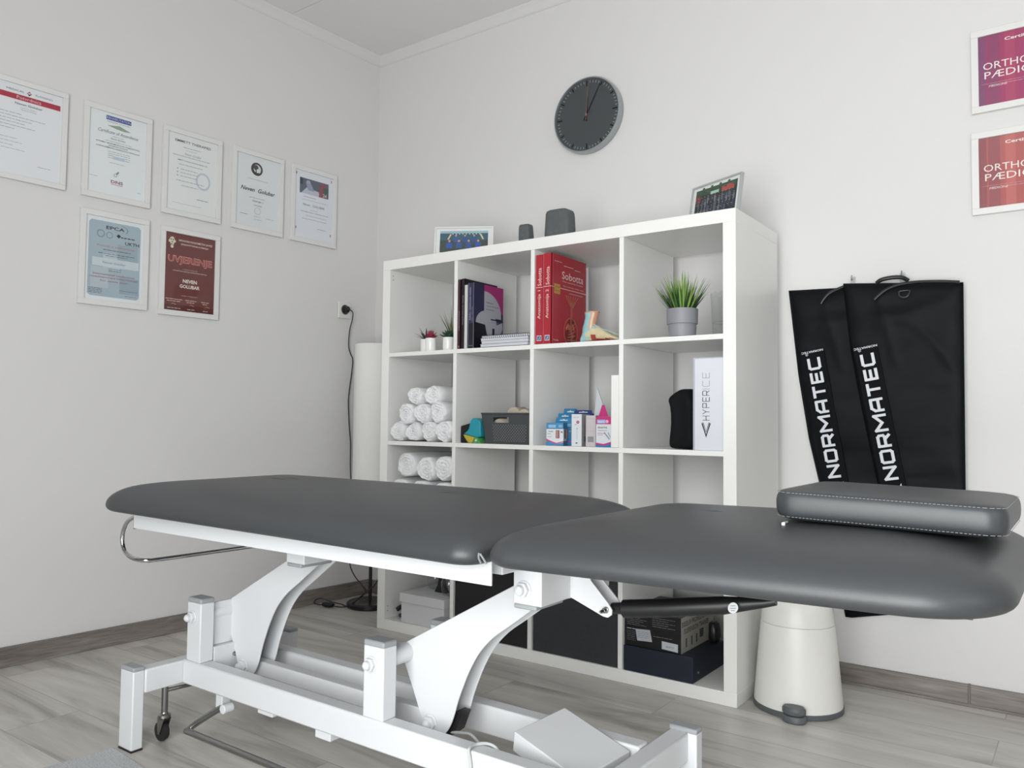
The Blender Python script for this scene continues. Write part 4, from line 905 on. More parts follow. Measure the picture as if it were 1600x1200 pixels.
# red anatomy atlases
M_redb = mat('red_cover', '#a3202f', .25, coat=.3)
def sob_spine(n):
    def f(s):
        w_ = colm('#e3c9c6'); s.rect(0, 0, .06, 1, colm('#c96a70')); s.text('Sobotta', .52, .25, .048, w_, .20, 'c', rot=1); s.rect(.06, .365, 1, .37, w_)
        s.text('Anatomija %d' % n, .52, .56, .048, w_, .32, 'c', rot=1); s.rect(.22, .905, .80, .965, w_); s.rect(.28, .912, .74, .958, colm('#2e5d93')); s.poly([(.45, .95), (.55, .92), (.62, .925), (.5, .955)], w_)
    return f
def sob_cov(s):
    w_ = colm('#e3cfcc'); s.rect(0, .365, 1, .371, w_); s.rect(.03, 0, .05, 1, colm('#b5424c')); s.text('Sobotta', .60, .215, .085, w_, .62); s.text('Atlas anatomije čovjeka', .60, .285, .020, w_, .60)
    s.line(.08, .28, .075, w_, .005); s.line(.34, .62, .105, w_, .006); s.line(.66, .82, .12, w_, .006)
    s.text('Opća anatomija i mišićni sustav', .62, .335, .018, w_, .60) ; s.rect(.07, .33, .24, .44, colm('#b58a4a')); s.line(.09, .22, .36, colm('#7d5a2a'), .008); s.line(.09, .22, .40, colm('#7d5a2a'), .008)
    s.rect(.5, .40, .9, .41, colm('#b98c90'))
    m1, m2, m3 = colm('#a85548'), colm('#6e1d22'), colm('#b9785a')
    for dx in (-.17, -.10, -.03, .05, .12, .19): s.poly([(.56+dx, .43), (.575+dx, .43), (.585+dx*.15, .56), (.57+dx*.15, .56)], m3)
    s.rect(.535, .50, .60, .68, m1); s.poly([(.50, .68), (.64, .68), (.70, .90), (.66, .99), (.42, .99), (.38, .88)], m2)
    s.disc(.55, .84, .20, m3, .188, 24, 1.1); s.disc(.50, .79, .045, m1); s.disc(.60, .88, .04, m1); s.poly([(.53, .68), (.57, .68), (.60, .95), (.56, .95)], m1); s.poly([(.40, .80), (.48, .74), (.49, .76), (.42, .83)], m3); s.poly([(.66, .80), (.60, .74), (.59, .76), (.64, .83)], m3)
    for k in range(5): s.poly([(.44+.02*k, .93-.03*k), (.68, .92-.05*k), (.68, .93-.05*k), (.44+.02*k, .94-.03*k)], m3)
    s.text('POGLED', .13, .955, .016, w_, .14)
book(.7465, .7795, .003, .225, zs, .3135, M_redb, 'red anatomy atlas with spine numbered 1', sob_spine(1), None, group='red atlases')
book(.7805, .8145, .001, .232, zs, .3155, M_redb, 'red anatomy atlas numbered 2 with its illustrated cover showing', sob_spine(2), sob_cov, group='red atlases')
b = MB(); b.box(.748, .8225, .236, .247, zs, zs+.300, pm('#a7a8ab', .6)); tag(b.build('folder', origin=(.785, .24, zs), bevel=.001), 'grey folder standing behind the red atlases', 'folder')

# ------------------------------------------------------------------ foot model
ft = thing('foot_model', 'small anatomical foot model with bone and tendon colours', 'foot model', (.985, .05, zs))
M_skin = mat('model_skin', '#c48f78', .4); M_teal = mat('model_tendon', '#93bcc0', .4, var=.15, vscale=60); M_bone = mat('model_bone', '#cdbf9c', .4, var=.12, vscale=80); M_musc = mat('model_muscle', '#9c4038', .4)
secs = [(.912, .012, .010, .026), (.920, .016, .021, .040), (.935, .018, .033, .052), (.955, .018, .036, .054), (.975, .019, .034, .052), (.995, .021, .027, .041), (1.012, .023, .021, .031), (1.030, .025, .015, .022), (1.045, .025, .011, .0155), (1.056, .023, .008, .011), (1.064, .016, .005, .007)]
b = MB(); n = 24; vs = []
for x, hw, zc, hh in secs: vs += [(x, .045+hw*math.cos(2*PI*k/n), zs+max(.0, zc*.9+hh*.5*math.sin(2*PI*k/n))) for k in range(n)]
fs = []; k0 = 0
for i in range(len(secs)-1):
    for k in range(n):
        a = 2*PI*(k+.5)/n; side = math.cos(a) < -.1
        m = M_teal if i < 2 and math.sin(a) < .6 else (M_bone if i >= 4 and math.sin(a) > -.75 and (k+i) % 5 else (M_musc if math.sin(a) < -.2 and i > 2 else (M_teal if (k+i) % 4 == 0 else M_bone)))
        fs.append(((i*n+k, i*n+(k+1) % n, (i+1)*n+(k+1) % n, (i+1)*n+k), m))
k0 = len(b.v); b.v += vs
for q, m in fs: b.f.append(tuple(k0+a for a in q)); b.m.append(b.mi(m)); b.sm.append(True)
b.add(vs[:n], [tuple(range(n-1, -1, -1))], M_teal); b.add(vs[-n:], [tuple(range(n))], M_bone)
b.build('foot', ft, angle=80)
b = MB(); vs = []; fs = []
asec = [(.030, .940, .026, .018), (.050, .940, .024, .018), (.068, .944, .022, .018), (.085, .949, .023, .019), (.100, .951, .026, .021), (.104, .951, .027, .022), (.104, .951, .020, .015)]
for z, x, rx, ry in asec: vs += [(x+rx*math.cos(2*PI*k/n), .045+ry*math.sin(2*PI*k/n), zs+z) for k in range(n)]
k0 = len(b.v); b.v += vs
for i in range(len(asec)-1):
    for k in range(n):
        a = 2*PI*(k+.5)/n; m = M_skin if i >= 4 else (M_teal if -2.6 < a-PI*1.5 < -.1 or 1.2 < a-PI < 1.9 else (M_bone if k % 4 == 0 else M_skin))
        b.f.append((k0+i*n+k, k0+i*n+(k+1) % n, k0+(i+1)*n+(k+1) % n, k0+(i+1)*n+k)); b.m.append(b.mi(m)); b.sm.append(True)
b.add(vs[-n:], [tuple(range(n))], M_bone); b.build('ankle', ft, angle=80)
b = MB()
for k in range(4): b.tube([(.955+.012*math.cos(k), .030-k*.002+.008*k, zs+.06), (.985, .034+.007*k, zs+.045), (1.02, .032+.009*k, zs+.034), (1.05, .030+.010*k, zs+.020)], [.0022, .002, .0017, .0012], M_bone if k % 2 else M_teal, 6)
b.build('tendons', ft)

# ------------------------------------------------------------------ grass plant, clear cups
gp = thing('grass_plant', 'bushy green artificial grass in grey plastic pot on the top row', 'potted plant', (1.278, .045, zs))
Mg = Matrix.Translation((1.278, .045, zs)); M_gpot = mat('pot_grey', '#85868c', .5)
MB().lathe([(.038, 0), (.042, .002), (.0435, .028), (.0435, .040), (.0478, .041), (.049, .088), (.047, .0885), (.0455, .078)], M_gpot, 48, Mg).build('pot', gp)
MB().lathe([(.0455, .078), (.0001, .080)], MATS['soil'], 32, Mg).build('soil', gp)
b = MB(); rnd = random.Random(5); gg_ = [mat('grass_dark', '#24401f', .5), mat('grass_mid', '#3f6a2c', .45), mat('grass_light', '#86a352', .45)]
for k in range(270):
    a = rnd.uniform(0, 2*PI); r0 = .036*math.sqrt(rnd.random()); tilt_ = r0/.036*.62+rnd.uniform(-.08, .12); ln = rnd.uniform(.060, .142)*(1.05-.20*r0/.036)
    d = Vector((math.cos(a)*math.sin(tilt_), math.sin(a)*math.sin(tilt_), math.cos(tilt_)))
    leaf(b, (1.278+r0*math.cos(a), .045+r0*math.sin(a), zs+.078), d, ln, .0030, gg_[0 if ln < .092 else (1 if k % 2 else 2)], .12*tilt_, 5)
b.build('foliage', gp)
cu = MB(); n = 48; vs = []; prof = [(.044, 0), (.045, .02), (.047, .06), (.0475, .063), (.049, .10), (.051, .14), (.052, .155)]
for r, z in prof: vs += [((r+.0012*(k % 2))*math.cos(2*PI*k/n), (r+.0012*(k % 2))*math.sin(2*PI*k/n), z+(.006 if z > .15 and k % 4 < 2 else 0)) for k in range(n)]
fs = [(i*n+k, i*n+(k+1) % n, (i+1)*n+(k+1) % n, (i+1)*n+k) for i in range(len(prof)-1) for k in range(n)]+[tuple(range(n-1, -1, -1))]
cu.add([(x+1.352, y+.235, z+zs) for x, y, z in vs], fs, M_clear)
cu.tube([(1.352+.0465*math.cos(2*PI*k/32), .235+.0465*math.sin(2*PI*k/32), zs+.062) for k in range(33)], .0015, M_clear, 6)
tag(cu.build('plastic_jar', origin=(1.352, .235, zs)), 'clear ribbed plastic jar behind the grass plant', 'jar')

# ------------------------------------------------------------------ towels
def towel(name_label, x, z, y0, L, R, seed, sq=1.0, group='rolled towels on the second row'):
    rnd = random.Random(seed); n = 60; p1, p2, p3 = rnd.uniform(0, 6), rnd.uniform(0, 6), rnd.uniform(0, 6); turns = rnd.uniform(3.2, 4.2); dirn = rnd.choice((-1, 1))
    vs = []; fs = []; NR = 15
    def rad(a, t): return R*(1+.05*math.sin(2*a+p1+t)+.035*math.sin(3*a+p2-t*2)+.018*math.sin(7*a+p3+t*3))
    def pt(rr, a, yy, t=0): 
        r = rad(a, t)*rr; return (x+r*math.cos(a), yy, z+r*sq*math.sin(a))
    rings = []
    for i in range(NR+1):                                             # front face from the centre outwards: spiral folds
        rr = .03+.97*i/NR; ring = []
        for k in range(n):
            a = 2*PI*k/n; ph = rr*turns-dirn*a/(2*PI)+.12*math.sin(3*a+p1)+.08*math.sin(5*a+p2)
            g = abs(math.sin(PI*ph)); dy = .012*(1-g**.4)+.005*math.sin(2*a+p3)*rr+.002*math.sin(9*a+p2+rr*14)
            edge = max(0, rr-.86)/.14
            ring.append(pt(rr*(1-.0*edge), a, y0+dy+.008*edge**2+(1-rr)*.004))
        rings.append(ring)
    for j in range(1, 11):
        t = j/10; rings.append([pt(1+.012*math.sin(5*t*PI+a*3+p1), a, y0+.010+(L-.018)*t, t*1.2) for a in [2*PI*k/n for k in range(n)]])
    rings.append([pt(.9, 2*PI*k/n, y0+L, 1.2) for k in range(n)])
    rings.append([pt(.05, 2*PI*k/n, y0+L-.004, 1.2) for k in range(n)])
    vs = [p for r in rings for p in r]
    fs = [(i*n+k, (i+1)*n+k, (i+1)*n+(k+1) % n, i*n+(k+1) % n) for i in range(len(rings)-1) for k in range(n)]+[tuple(range(n)), tuple((len(rings)-1)*n+k for k in range(n-1, -1, -1))]
    b = MB(); b.add(vs, fs, M_towel); tag(b.build('rolled_towel', origin=(x, y0+L/2, z-R*sq), angle=85), name_label, 'towel', group)
z2 = S2+.0008
tw = [(.088, .0385, .038, .97, 'rolled white towel, far left of the bottom layer'), (.166, .038, .0375, .98, 'rolled white towel, second from left in the bottom layer'), (.246, .0395, .039, .97, 'rolled white towel, third from left in the bottom layer'), (.326, .041, .0405, .98, 'rolled white towel at the divider in the bottom layer'),
      (.124, .107, .0385, 1.02, 'rolled white towel, left end of the middle layer'), (.208, .109, .040, 1.0, 'rolled white towel in the centre of the middle layer'), (.2935, .114, .0395, 1.0, 'rolled white towel, third in the middle layer'),
      (.172, .1755, .036, .92, 'rolled white towel, left of the top pair'), (.262, .181, .040, .93, 'rolled white towel, right of the top pair')]
for k, (x, dz, R_, sq, lb) in enumerate(tw): towel(lb, x, z2+dz, .006+.004*(k % 3), .30, R_, 20+k, sq)
tw3 = [(.135, .258, .048, 'rolled white towel on the third row, nearest the left side'), (.238, .246, .045, 'rolled white towel in the middle of the third row'), (.328, .253, .045, 'rolled white towel on the third row beside the divider')]
for k, (x, dz, R_, lb) in enumerate(tw3): towel(lb, x, S3+dz, .006, .30, R_, 60+k, 1, 'rolled towels on the third row')
low = ('lowest rolled towel at the left side of the third row', 'lowest rolled towel in the middle of the third row', 'lowest rolled towel beside the divider on the third row',
       'rolled towel under the left one of the visible third row trio', 'rolled towel under the middle one of the visible third row trio', 'rolled towel under the right one of the visible third row trio')
for k, (x, dz, R_) in enumerate(((.095, .0495, .0475), (.200, .0495, .0475), (.3205, .0495, .0475), (.100, .152, .0500), (.208, .150, .049), (.3185, .149, .049))):
    towel(low[k], x, S3+.001+dz, .01, .30, R_, 80+k, 1, 'rolled towels on the third row')

# ------------------------------------------------------------------ basket cell
M_bask = mat('basket_grey', '#3e4144', .5); M_hole = mat('basket_hole', '#a5a39f', .7)
bk_ = thing('storage_basket', 'dark grey perforated plastic basket with cut-out handle', 'basket', (.61, .17, S2))
b = MB(); X0, X1, X0b, X1b, Y0, Y1, H = .498, .717, .512, .705, .022, .35, .109; zb = S2+.0006
def fx(a, t, face):      # a 0..1 along, t 0..1 up
    if face == 'f': return (X0b+(X0-X0b)*t)*(1-a)+(X1b+(X1-X1b)*t)*a, Y0+.008*(1-t), zb+H*t
    if face == 'r': return (X0b+(X0-X0b)*t)*(1-a)+(X1b+(X1-X1b)*t)*a, Y1-.008*(1-t), zb+H*t
    if face == 'L': return X0b+(X0-X0b)*t, Y0+.008*(1-t)+(Y1-Y0-.016*(1-t))*a, zb+H*t
    return X1b+(X1-X1b)*t, Y0+.008*(1-t)+(Y1-Y0-.016*(1-t))*a, zb+H*t
def quadw(face, a0, a1, t0, t1, th=.002):
    P = [Vector(fx(a0, t0, face)), Vector(fx(a1, t0, face)), Vector(fx(a1, t1, face)), Vector(fx(a0, t1, face))]
    d = {'f': (0, th, 0), 'r': (0, -th, 0), 'L': (th, 0, 0), 'R': (-th, 0, 0)}[face]
    vs = P+[p+Vector(d) for p in P]; b.add(vs, [(0, 1, 2, 3), (7, 6, 5, 4), (0, 4, 5, 1), (1, 5, 6, 2), (2, 6, 7, 3), (3, 7, 4, 0)], M_bask)
for fc in ('f', 'r'):
    for a0, a1, t0, t1 in ((0, 1, 0, .70), (0, .24, .70, .88), (.56, 1, .70, .88), (0, 1, .88, 1)): quadw(fc, a0, a1, t0, t1)
for fc in ('L', 'R'): quadw(fc, 0, 1, 0, 1)
b.box(X0b, X1b, Y0+.008, Y1-.008, zb, zb+.003, M_bask)
for p, q in ((('f', 0), ('f', 1)), (('r', 0), ('r', 1)), (('L', 0), ('L', 1)), (('R', 0), ('R', 1))):
    A_, B_ = Vector(fx(p[1], 1, p[0])), Vector(fx(q[1], 1, q[0])); b.tube([A_, B_], .0032, M_bask, 8)
b.build('body', bk_)
b = MB()
for i in range(26):
    for j in range(11):
        a, tt = .22+i*.028, .10+j*.052
        if (i+j) % 2 or a > .94: continue
        p = Vector(fx(a, tt, 'f'))-Vector((0, .0003, 0)); r = .0016; b.add([p+Vector((-r, 0, 0)), p+Vector((0, 0, -r)), p+Vector((r, 0, 0)), p+Vector((0, 0, r))], [(0, 1, 2, 3)], M_hole, False)
b.build('perforations', bk_)
M_band = mat('bandage_beige', '#bdb3a3', .9, bump=.5, bscale=300)
for x, y, z, r, lb in ((.560, .08, S2+.062, .030, 'beige bandage roll in the basket, seen through the handle'), (.575, .15, S2+.105, .032, 'beige bandage roll heaped above the basket rim at left'), (.665, .09, S2+.100, .028, 'beige bandage roll above the basket rim at right')):
    b = MB(); b.lathe([(.0001, -.035), (r*.5, -.036), (r*.95, -.034), (r, -.028), (r, .028), (r*.95, .034), (r*.5, .036), (.0001, .035)], M_band, 28, Matrix.Translation((x, y, z)) @ Matrix.Rotation(.5, 4, 'Y') @ Matrix.Rotation(PI/2, 4, 'X'))
    tag(b.build('bandage_roll', origin=(x, y, z-r)), lb, 'bandage', 'bandage rolls in the basket')
M_tealc = mat('teal_rubber', '#1e8fa0', .45); M_yel = mat('yellow_rubber', '#b5a53a', .5); M_grn = mat('green_rubber', '#4a9a52', .5)
b = MB(); b.prism([(.392, 0), (.440, 0), (.450, .068), (.440, .074), (.392, .062)], (0, .03, S2+.0006), (1, 0, 0), (0, 0, 1), (0, .06, 0), mat('black_cloth', '#121317', .85)); tag(b.build('pouch', origin=(.41, .1, S2), bevel=.004, seg=3), 'small black pouch at the left divider beside the teal band', 'pouch')
def band_poly(pts, y0, d, m, name, lb, bev=.004):
    b = MB(); b.prism(pts, (0, y0, S2+.0006), (1, 0, 0), (0, 0, 1), (0, d, 0), m); o = tag(b.build(name, origin=(sum(p[0] for p in pts)/len(pts), y0+d/2, S2), bevel=bev, seg=3), lb, 'exercise band', 'folded exercise bands'); return o
band_poly(arc([(.418, .034), (.440, .050), (.450, .082), (.464, .092), (.484, .086), (.4955, .078), (.4965, .050), (.4965, .024), (.470, .022), (.452, .026), (.418, .034)], 3)[:-1], .0175, .060, M_tealc, 'exercise_band', 'folded teal elastic band beside the dark basket')
band_poly([(.416, .032), (.422, .020), (.440, .0), (.458, .0), (.470, .021), (.452, .025)], .0155, .060, M_yel, 'exercise_band', 'yellow elastic band under the teal one')
b = MB(); b.lathe([(.0001, 0), (.0095, 0), (.0105, .002), (.0105, .058), (.0095, .06), (.0001, .06)], M_grn, 24, Matrix.Translation((.480, .014, S2+.0112)) @ Matrix.Rotation(-PI/2, 4, 'X')); b.lathe([(.0001, -.0004), (.004, -.0004), (.004, 0)], colm('#c9d2c4'), 12, Matrix.Translation((.480, .014, S2+.0112)) @ Matrix.Rotation(-PI/2, 4, 'X'))
b.box(.466, .497, .016, .07, S2+.0006, S2+.009, M_grn); tag(b.build('exercise_band', origin=(.48, .04, S2)), 'small green rolled band at the foot of the basket', 'exercise band', 'folded exercise bands')

# ------------------------------------------------------------------ tape boxes cell
def carton(x0, y0, w, d_, h, rot, body, label, front=None, side=None, name='carton', cat='box', group=None, flap=None, z=None, tops=None):
    z = S2+.0006 if z is None else z
    b = MB(); b.box(-w/2, w/2, 0, d_, 0, h, body)
    if front: front(Sheet(b, (-w/2, 0, h), (1, 0, 0), (0, 0, -1), w, h))
    if side: side(Sheet(b, (w/2, 0, h), (0, 1, 0), (0, 0, -1), d_, h))
    if flap:
        fh, fm = flap; b.prism([(-w*.5, h), (w*.5, h), (w*.46, h+fh), (-w*.46, h+fh)], (0, .0, 0), (1, 0, 0), (0, 0, 1), (0, .0012, 0), fm); b.prism([(-w*.26, h+fh*.25), (w*.26, h+fh*.25), (w*.22, h+fh*.5), (w*.07, h+fh*.5), (0, h+fh*.72), (-w*.07, h+fh*.5), (-w*.22, h+fh*.5)], (0, -.0004, 0), (1, 0, 0), (0, 0, 1), (0, .0003, 0), cw)
    M = Matrix.Translation((x0, y0, z)) @ Matrix.Rotation(rot, 4, 'Z'); b.v = [tuple(M @ Vector(p)) for p in b.v]
    o = tag(b.build(name, origin=(x0, y0+d_/2, z)), label, cat, group); return o
cb, cw, cmg, cnv = colm('#1f78a8', .4), colm('#cfd3d8', .4), colm('#b82f74', .4), colm('#2a3d78', .4)
def f_tape(s):
    s.rect(0, 0, 1, .27, cb); s.rect(.12, .09, .55, .21, colm('#8fb6cf')); s.text('kineziotape', .34, .15, .06, cb, .36); s.rect(.72, .08, .94, .2, colm('#7aa3bf'))
    s.text('K-active', .26, .37, .07, dk, .28, bold=.02); s.line(.06, .26, .47, gr, .03); s.line(.06, .30, .60, cmg, .02)
    s.rect(.55, .32, .78, .68, colm('#8b5f5c')); s.rect(.60, .35, .66, .66, colm('#b58f8a')); s.rect(.84, .36, .96, .44, gr)
    s.poly([(0, .70), (.3, .80), (.6, .88), (1, .80), (1, .84), (.6, .93), (.3, .86), (0, .80)], cmg); s.poly([(0, .78), (.3, .86), (.6, .93), (1, .86), (1, 1), (0, 1)], cb)
carton(.826, .012, .060, .045, .078, .30, cw, 'front blue and white tape box with window, leftmost of the boxes', f_tape, lambda s: (s.rect(0, 0, 1, .27, cb), s.rect(0, .8, 1, 1, cb), s.rect(.3, .3, .7, .7, colm('#8b5f5c'))), group='blue tape boxes')
carton(.822, .075, .060, .045, .082, .20, cb, 'blue tape box in the second row behind the front one', f_tape, flap=(.014, cb), group='blue tape boxes')
carton(.790, .135, .056, .045, .096, .15, cb, 'blue tape box in the third row with hanging tab', f_tape, flap=(.016, cb), group='blue tape boxes')
carton(.775, .195, .056, .045, .112, .1, cb, 'tallest blue tape box, rearmost behind the others', f_tape, flap=(.018, cb), group='blue tape boxes')
def f_white(s):
    s.text('Hypafix', .45, .10, .04, gr, .62, shear=.2); s.disc(.62, .25, .15, colm('#9c3b58')); s.disc(.62, .25, .08, colm('#bb7a8c')); s.line(.3, .5, .32, dk, .015); s.rect(.48, .42, .60, .80, colm('#c3c7cb')); s.disc(.54, .45, .05, gr); s.disc(.5, .90, .11, dk, n=10, sy=.5)
carton(.909, .018, .036, .080, .108, .18, cw, 'slim white carton with small round magenta mark', f_white, lambda s: (s.rect(0, 0, 1, 1, colm('#b9b4b6')), s.rect(.3, .70, .7, .86, gr)), group='white cartons')
carton(.957, .030, .034, .08, .104, .22, colm('#b9b2b5', .5), 'pinkish grey carton between the white and the magenta one', lambda s: (s.rect(.2, .68, .8, .86, gr), s.line(.1, .9, .1, colm('#a99aa0'), .01), s.line(.1, .9, .5, colm('#a99aa0'), .01)), None, group='white cartons')
carton(.853, .155, .070, .05, .112, .1, cnv, 'navy tape box behind the white carton', lambda s: s.rect(.15, .06, .85, .14, cw), flap=(.012, cnv), group='blue tape boxes')
def f_mag(s):
    s.rect(0, 0, 1, .25, cmg); s.rect(.06, .10, .62, .22, colm('#8fa6d0')); s.text('bort', .34, .16, .07, colm('#dfe3ee'), .4); s.disc(.72, .16, .10, colm('#d9a6c0'))
    s.text('SENSITIVE', .42, .36, .06, dk, .62, bold=.02); s.line(.1, .7, .45, gr, .02); s.line(.1, .6, .54, cmg, .02); s.line(.1, .45, .60, gr, .015); s.poly([(.55, .5), (.9, .72), (.88, .76), (.52, .54)], gr); s.poly([(.8, .5), (.95, .66), (.93, .69), (.78, .54)], gr)
    s.poly([(0, .86), (.5, .90), (1, .82), (1, .88), (.5, .96), (0, .92)], cmg); s.poly([(0, .92), (.5, .96), (1, .88), (1, 1), (0, 1)], cb)
mg = carton(1.012, .020, .054, .05, .100, .12, cw, 'white box with magenta top lettered SENSITIVE', f_mag, None, group='white cartons')
b = MB(); b.prism([(.990, 0), (1.026, 0), (1.012, .038), (1.003, .038)], (0, .024, S2+.1012), (1, 0, 0), (0, 0, 1), (0, .0012, 0), cmg); b.v = b.v
tag(b.build('carton_flap', origin=(.99, .03, S2+.1)), 'magenta peaked flap above the SENSITIVE box', 'flap')
b = MB(); b.prism([(.885, 0), (.97, 0), (.948, .11), (.913, .200)], (0, .15, S2+.0006), (1, 0, 0), (0, 0, 1), (0, .004, 0), cw); s = Sheet(b, (.918, .15, S2+.15), (1, 0, 0), (0, 0, -1), .05, .10)
for a_, b_ in ((.3, .35), (.5, .5), (.4, .7), (.6, .8)): s.disc(a_, b_, .06, cmg, n=8)
tag(b.build('paper_packet', origin=(.97, .15, S2)), 'white pointed paper packet with magenta dots behind the cartons', 'packet')
b = MB(); b.box(1.048, 1.0755, .004, .12, S2+.0006, S2+.236, M_white); tag(b.build('carton', origin=(1.056, .06, S2), bevel=.001), 'tall plain white box against the divider right of the tape boxes', 'box')

# ------------------------------------------------------------------ white HYPERICE box and pouch
hb = MB(); hx0, hx1, hy = 1.330, 1.427, .008; M_hb = colm('#d3d5dc', .3)
hb.box(hx0, hx1, hy, .33, S2+.0006, S2+.282, M_hb); s = Sheet(hb, (hx0, hy, S2+.282), (1, 0, 0), (0, 0, -1), hx1-hx0, .2814)
s.rect(0, 0, .06, 1, colm('#a9abb6')); s.rect(0, 0, 1, .012, colm('#a9abb6'))
hk, hl = colm('#2c2c33'), colm('#9a9da4')
def up_fn(b0, b1): return lambda x, y: s.P(.55-y*.24, b0+(b1-b0)*x)
stroke_text(hb, 'HYPER', up_fn(.68, .36), 3.5, .10, hk); stroke_text(hb, 'ICE', up_fn(.345, .165), 1.9, .085, hl)
for sg in (-1, 1):
    for q in (((.15, .715), (.115, .700), (0, .830), (0, .865)), ((.10, .705), (.085, .700), (0, .795), (0, .812))): s.poly([(.43+sg*a, b_) for a, b_ in q], hk)
tag(hb.build('product_box', origin=((hx0+hx1)/2, .17, S2), bevel=0), 'tall white box lettered HYPERICE on the second row', 'box')
pb = MB(); cushion(pb, 1.236, 1.3285, .03, .16, [(.012, S2+.0008), (.003, S2+.006), (0, S2+.02), (.002, S2+.08), (.003, S2+.14), (.001, S2+.150), (.004, S2+.165), (.014, S2+.183), (.026, S2+.191)], .022, mat('pouch_black', '#0b0c0f', .8, spec=.2, bump=.4, bscale=60), n=5, edge=6, fn=lambda x, y, z: (x+.004*math.sin(z*40)-(.004 if S2+.145 < z < S2+.17 else 0), y+.003*math.sin(x*90), z-.02*max(0, 1.262-x)/.03*(z > S2+.17)))
pc_ = pb.build('pouch', origin=(1.276, .09, S2), subsurf=1, angle=80); tag(pc_, 'black drawstring pouch leaning beside the tall white box', 'pouch')

# ------------------------------------------------------------------ bottom row
zb = o_+.0006
wb = thing('lidded_box', 'white lidded cardboard box in the bottom left cell', 'box', (.23, .13, zb))
M_wbx = mat('white_cardboard', '#c9c9cc', .6)
MB().box(.120, .338, .012, .26, zb, zb+.090, M_wbx).build('body', wb, bevel=.001)
MB().box(.115, .343, .007, .265, zb+.078, zb+.112, M_wbx).build('lid', wb, bevel=.001)
b = MB(); b.prism([(-.030, 0), (.030, 0), (.014, .030), (.007, .070), (.002, .095), (-.002, .095), (-.007, .070), (-.014, .030)], (.243, .10, zb+.1125), (1, 0, 0), (0, 0, 1), (0, .02, 0), M_black); tag(b.build('ornament', origin=(.243, .11, zb+.1125), bevel=.001), 'small black tapered ornament on the lidded box', 'ornament')
for k, (x, y, lb) in enumerate(((.175, .15, 'clear glass cupping jar left of the black ornament'), (.300, .09, 'clear glass cupping jar right of the black ornament'))):
    b = MB(); b.lathe([(.024, 0), (.028, .004), (.034, .03), (.034, .05), (.026, .072), (.0001, .080)], M_clear, 32, Matrix.Translation((x, y, zb+.1125))); tag(b.build('cupping_jar', origin=(x, y, zb+.1125)), lb, 'jar', 'glass jars on the lidded box')
b = MB(); b.tube(arc([(.060, .05, zb+.030), (.075, .06, zb+.042), (.095, .055, zb+.040), (.108, .06, zb+.055)]), .009, M_black, 10); b.tube(arc([(.070, .06, zb+.008), (.09, .05, zb+.012), (.10, .055, zb+.03), (.108, .06, zb+.075)]), .008, M_black, 10); tag(b.build('strap_bundle', origin=(.085, .06, zb)), 'black bundled strap beside the white lidded box', 'strap')
M_fab = mat('fabric_box_black', '#1b1b1e', .85, bump=.3, bscale=500); M_fab2 = mat('fabric_box_grey', '#2f3033', .8, bump=.3, bscale=500)
for x0, m, lb in ((cx(2), M_fab, 'black fabric storage box in the bottom row, left of the grey one'), (cx(3), M_fab2, 'dark grey fabric storage box in the bottom row')):
    t = thing('fabric_box', lb, 'storage box', (x0+c_/2, .2, zb), 'fabric storage boxes')
    b = MB(); a0, a1 = x0+.004, x0+c_-.004
    for p in ((a0, a1, .008, .014, zb, zb+.325), (a0, a1, .366, .372, zb, zb+.325), (a0, a0+.006, .014, .366, zb, zb+.325), (a1-.006, a1, .014, .366, zb, zb+.325), (a0, a1, .014, .366, zb, zb+.004)): b.box(*p, m)
    b.build('body', t, bevel=.0015)
nv = thing('storage_case', 'dark navy box with small clasp under the suspension trainer box', 'box', (1.22, .12, zb))
M_navy = mat('navy_board', '#12182a', .5); MB().box(1.097, 1.330, .006, .255, zb, zb+.0775, M_navy).build('body', nv, bevel=.001)
b = MB(); b.lathe([(.0045, 0), (.0045, .002), (.002, .003)], M_dsteel, 16, Matrix.Translation((1.330, .045, zb+.025)) @ Matrix.Rotation(PI/2, 4, 'Y')); b.build('clasp', nv)
sbx = MB(); zz = zb+.0782; M_sbk = colm('#121214', .35); sbx.box(1.096, 1.288, .014, .27, zz, zz+.108, M_sbk)
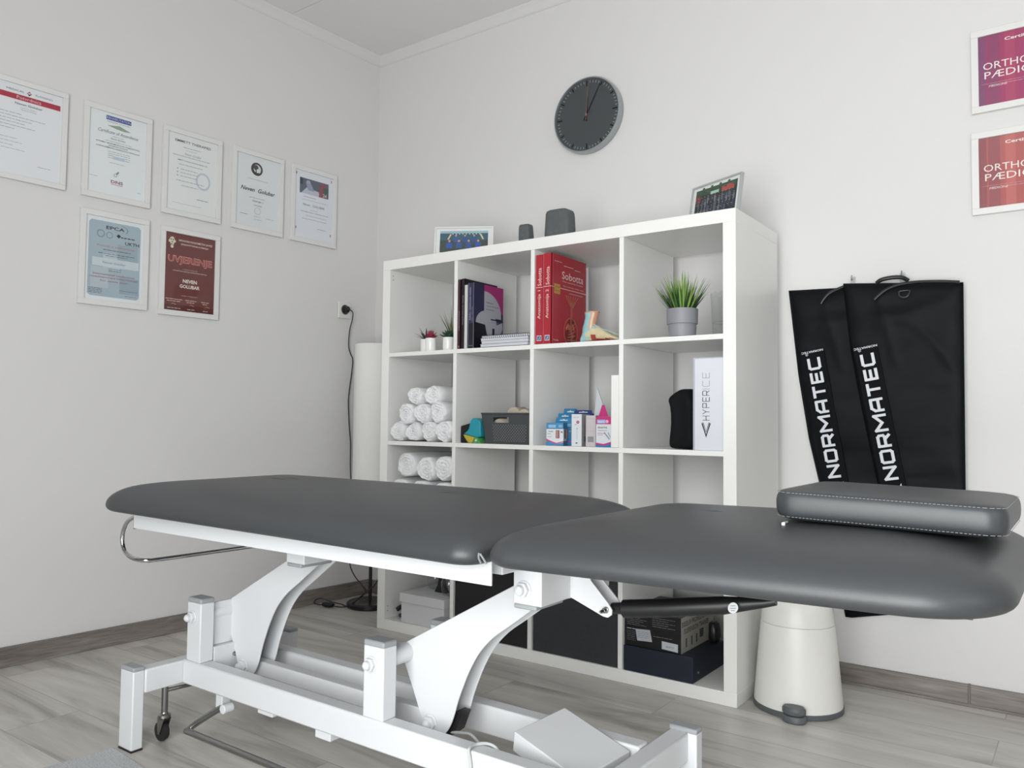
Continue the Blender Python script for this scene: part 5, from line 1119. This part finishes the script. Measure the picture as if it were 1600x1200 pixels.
s = Sheet(sbx, (1.096, .014, zz+.108), (1, 0, 0), (0, 0, -1), .192, .108); g2 = colm('#77787c')
for k in range(7): s.line(.04, .40-(k % 3)*.06, .08+k*.05, g2, .012)
for k in range(5): s.line(.50, .90-(k % 2)*.12, .10+k*.06, g2, .012)
s.line(.04, .30, .50, colm('#b9babd'), .018)
for k in range(6): s.line(.04, .20, .58+k*.05, g2, .010)
s.poly([(.20, .50), (.46, .47), (.50, .80), (.23, .83)], colm('#a9acb2')); 
for k in range(4): s.line(.24, .44, .56+k*.05, g2, .012)
s.text('NO PAIN NO GAIN', .72, .60, .03, colm('#9a9b9f'), .22) if False else s.line(.52, .85, .62, g2, .014)
s.poly([(.67, .72), (.95, .74), (.95, .97), (.67, .94)], colm('#b4b7bd')); s.text('№ 0712', .81, .86, .06, colm('#2a2a2e'), .13) if False else s.text('94.0712', .81, .86, .05, colm('#2a2a2e'), .13)
s = Sheet(sbx, (1.288, .014, zz+.108), (0, 1, 0), (0, 0, -1), .256, .108); s.rect(0, 0, 1, 1, colm('#9c9a92', .4))
s.text('SISSEL® PROFESSIONAL', .45, .20, .15, colm('#1c1c20'), .84, bold=.012); s.text('SUSPENSION TRAINER', .47, .41, .15, colm('#1c1c20'), .76, bold=.012)
for a_ in (.14, .30, .45): s.rect(a_, .62, a_+.035, .88, colm('#3a3a3c'))
s.rect(.56, .55, .68, .80, colm('#4a4a4c')); s.rect(.85, .5, .97, .95, colm('#2f2f31'))
tag(sbx.build('product_box', origin=(1.19, .14, zz)), 'black and grey box lettered SUSPENSION TRAINER on the navy box', 'box')
b = MB(); b.box(1.34, 1.36, .20, .30, zb, zb+.17, colm('#8e9096')); b.box(1.295, 1.325, .15, .20, zb+.0782, zb+.16, M_black)
b = MB(); cushion(b, 1.297, 1.326, .20, .25, [(.006, zb+.0782), (0, zb+.09), (.001, zb+.12), (.005, zb+.135), (.012, zb+.14)], .01, M_black, n=3, edge=3); tag(b.build('handle_grip', origin=(1.31, .22, zb+.0782)), 'small black padded grip on the navy box behind the trainer box', 'grip')
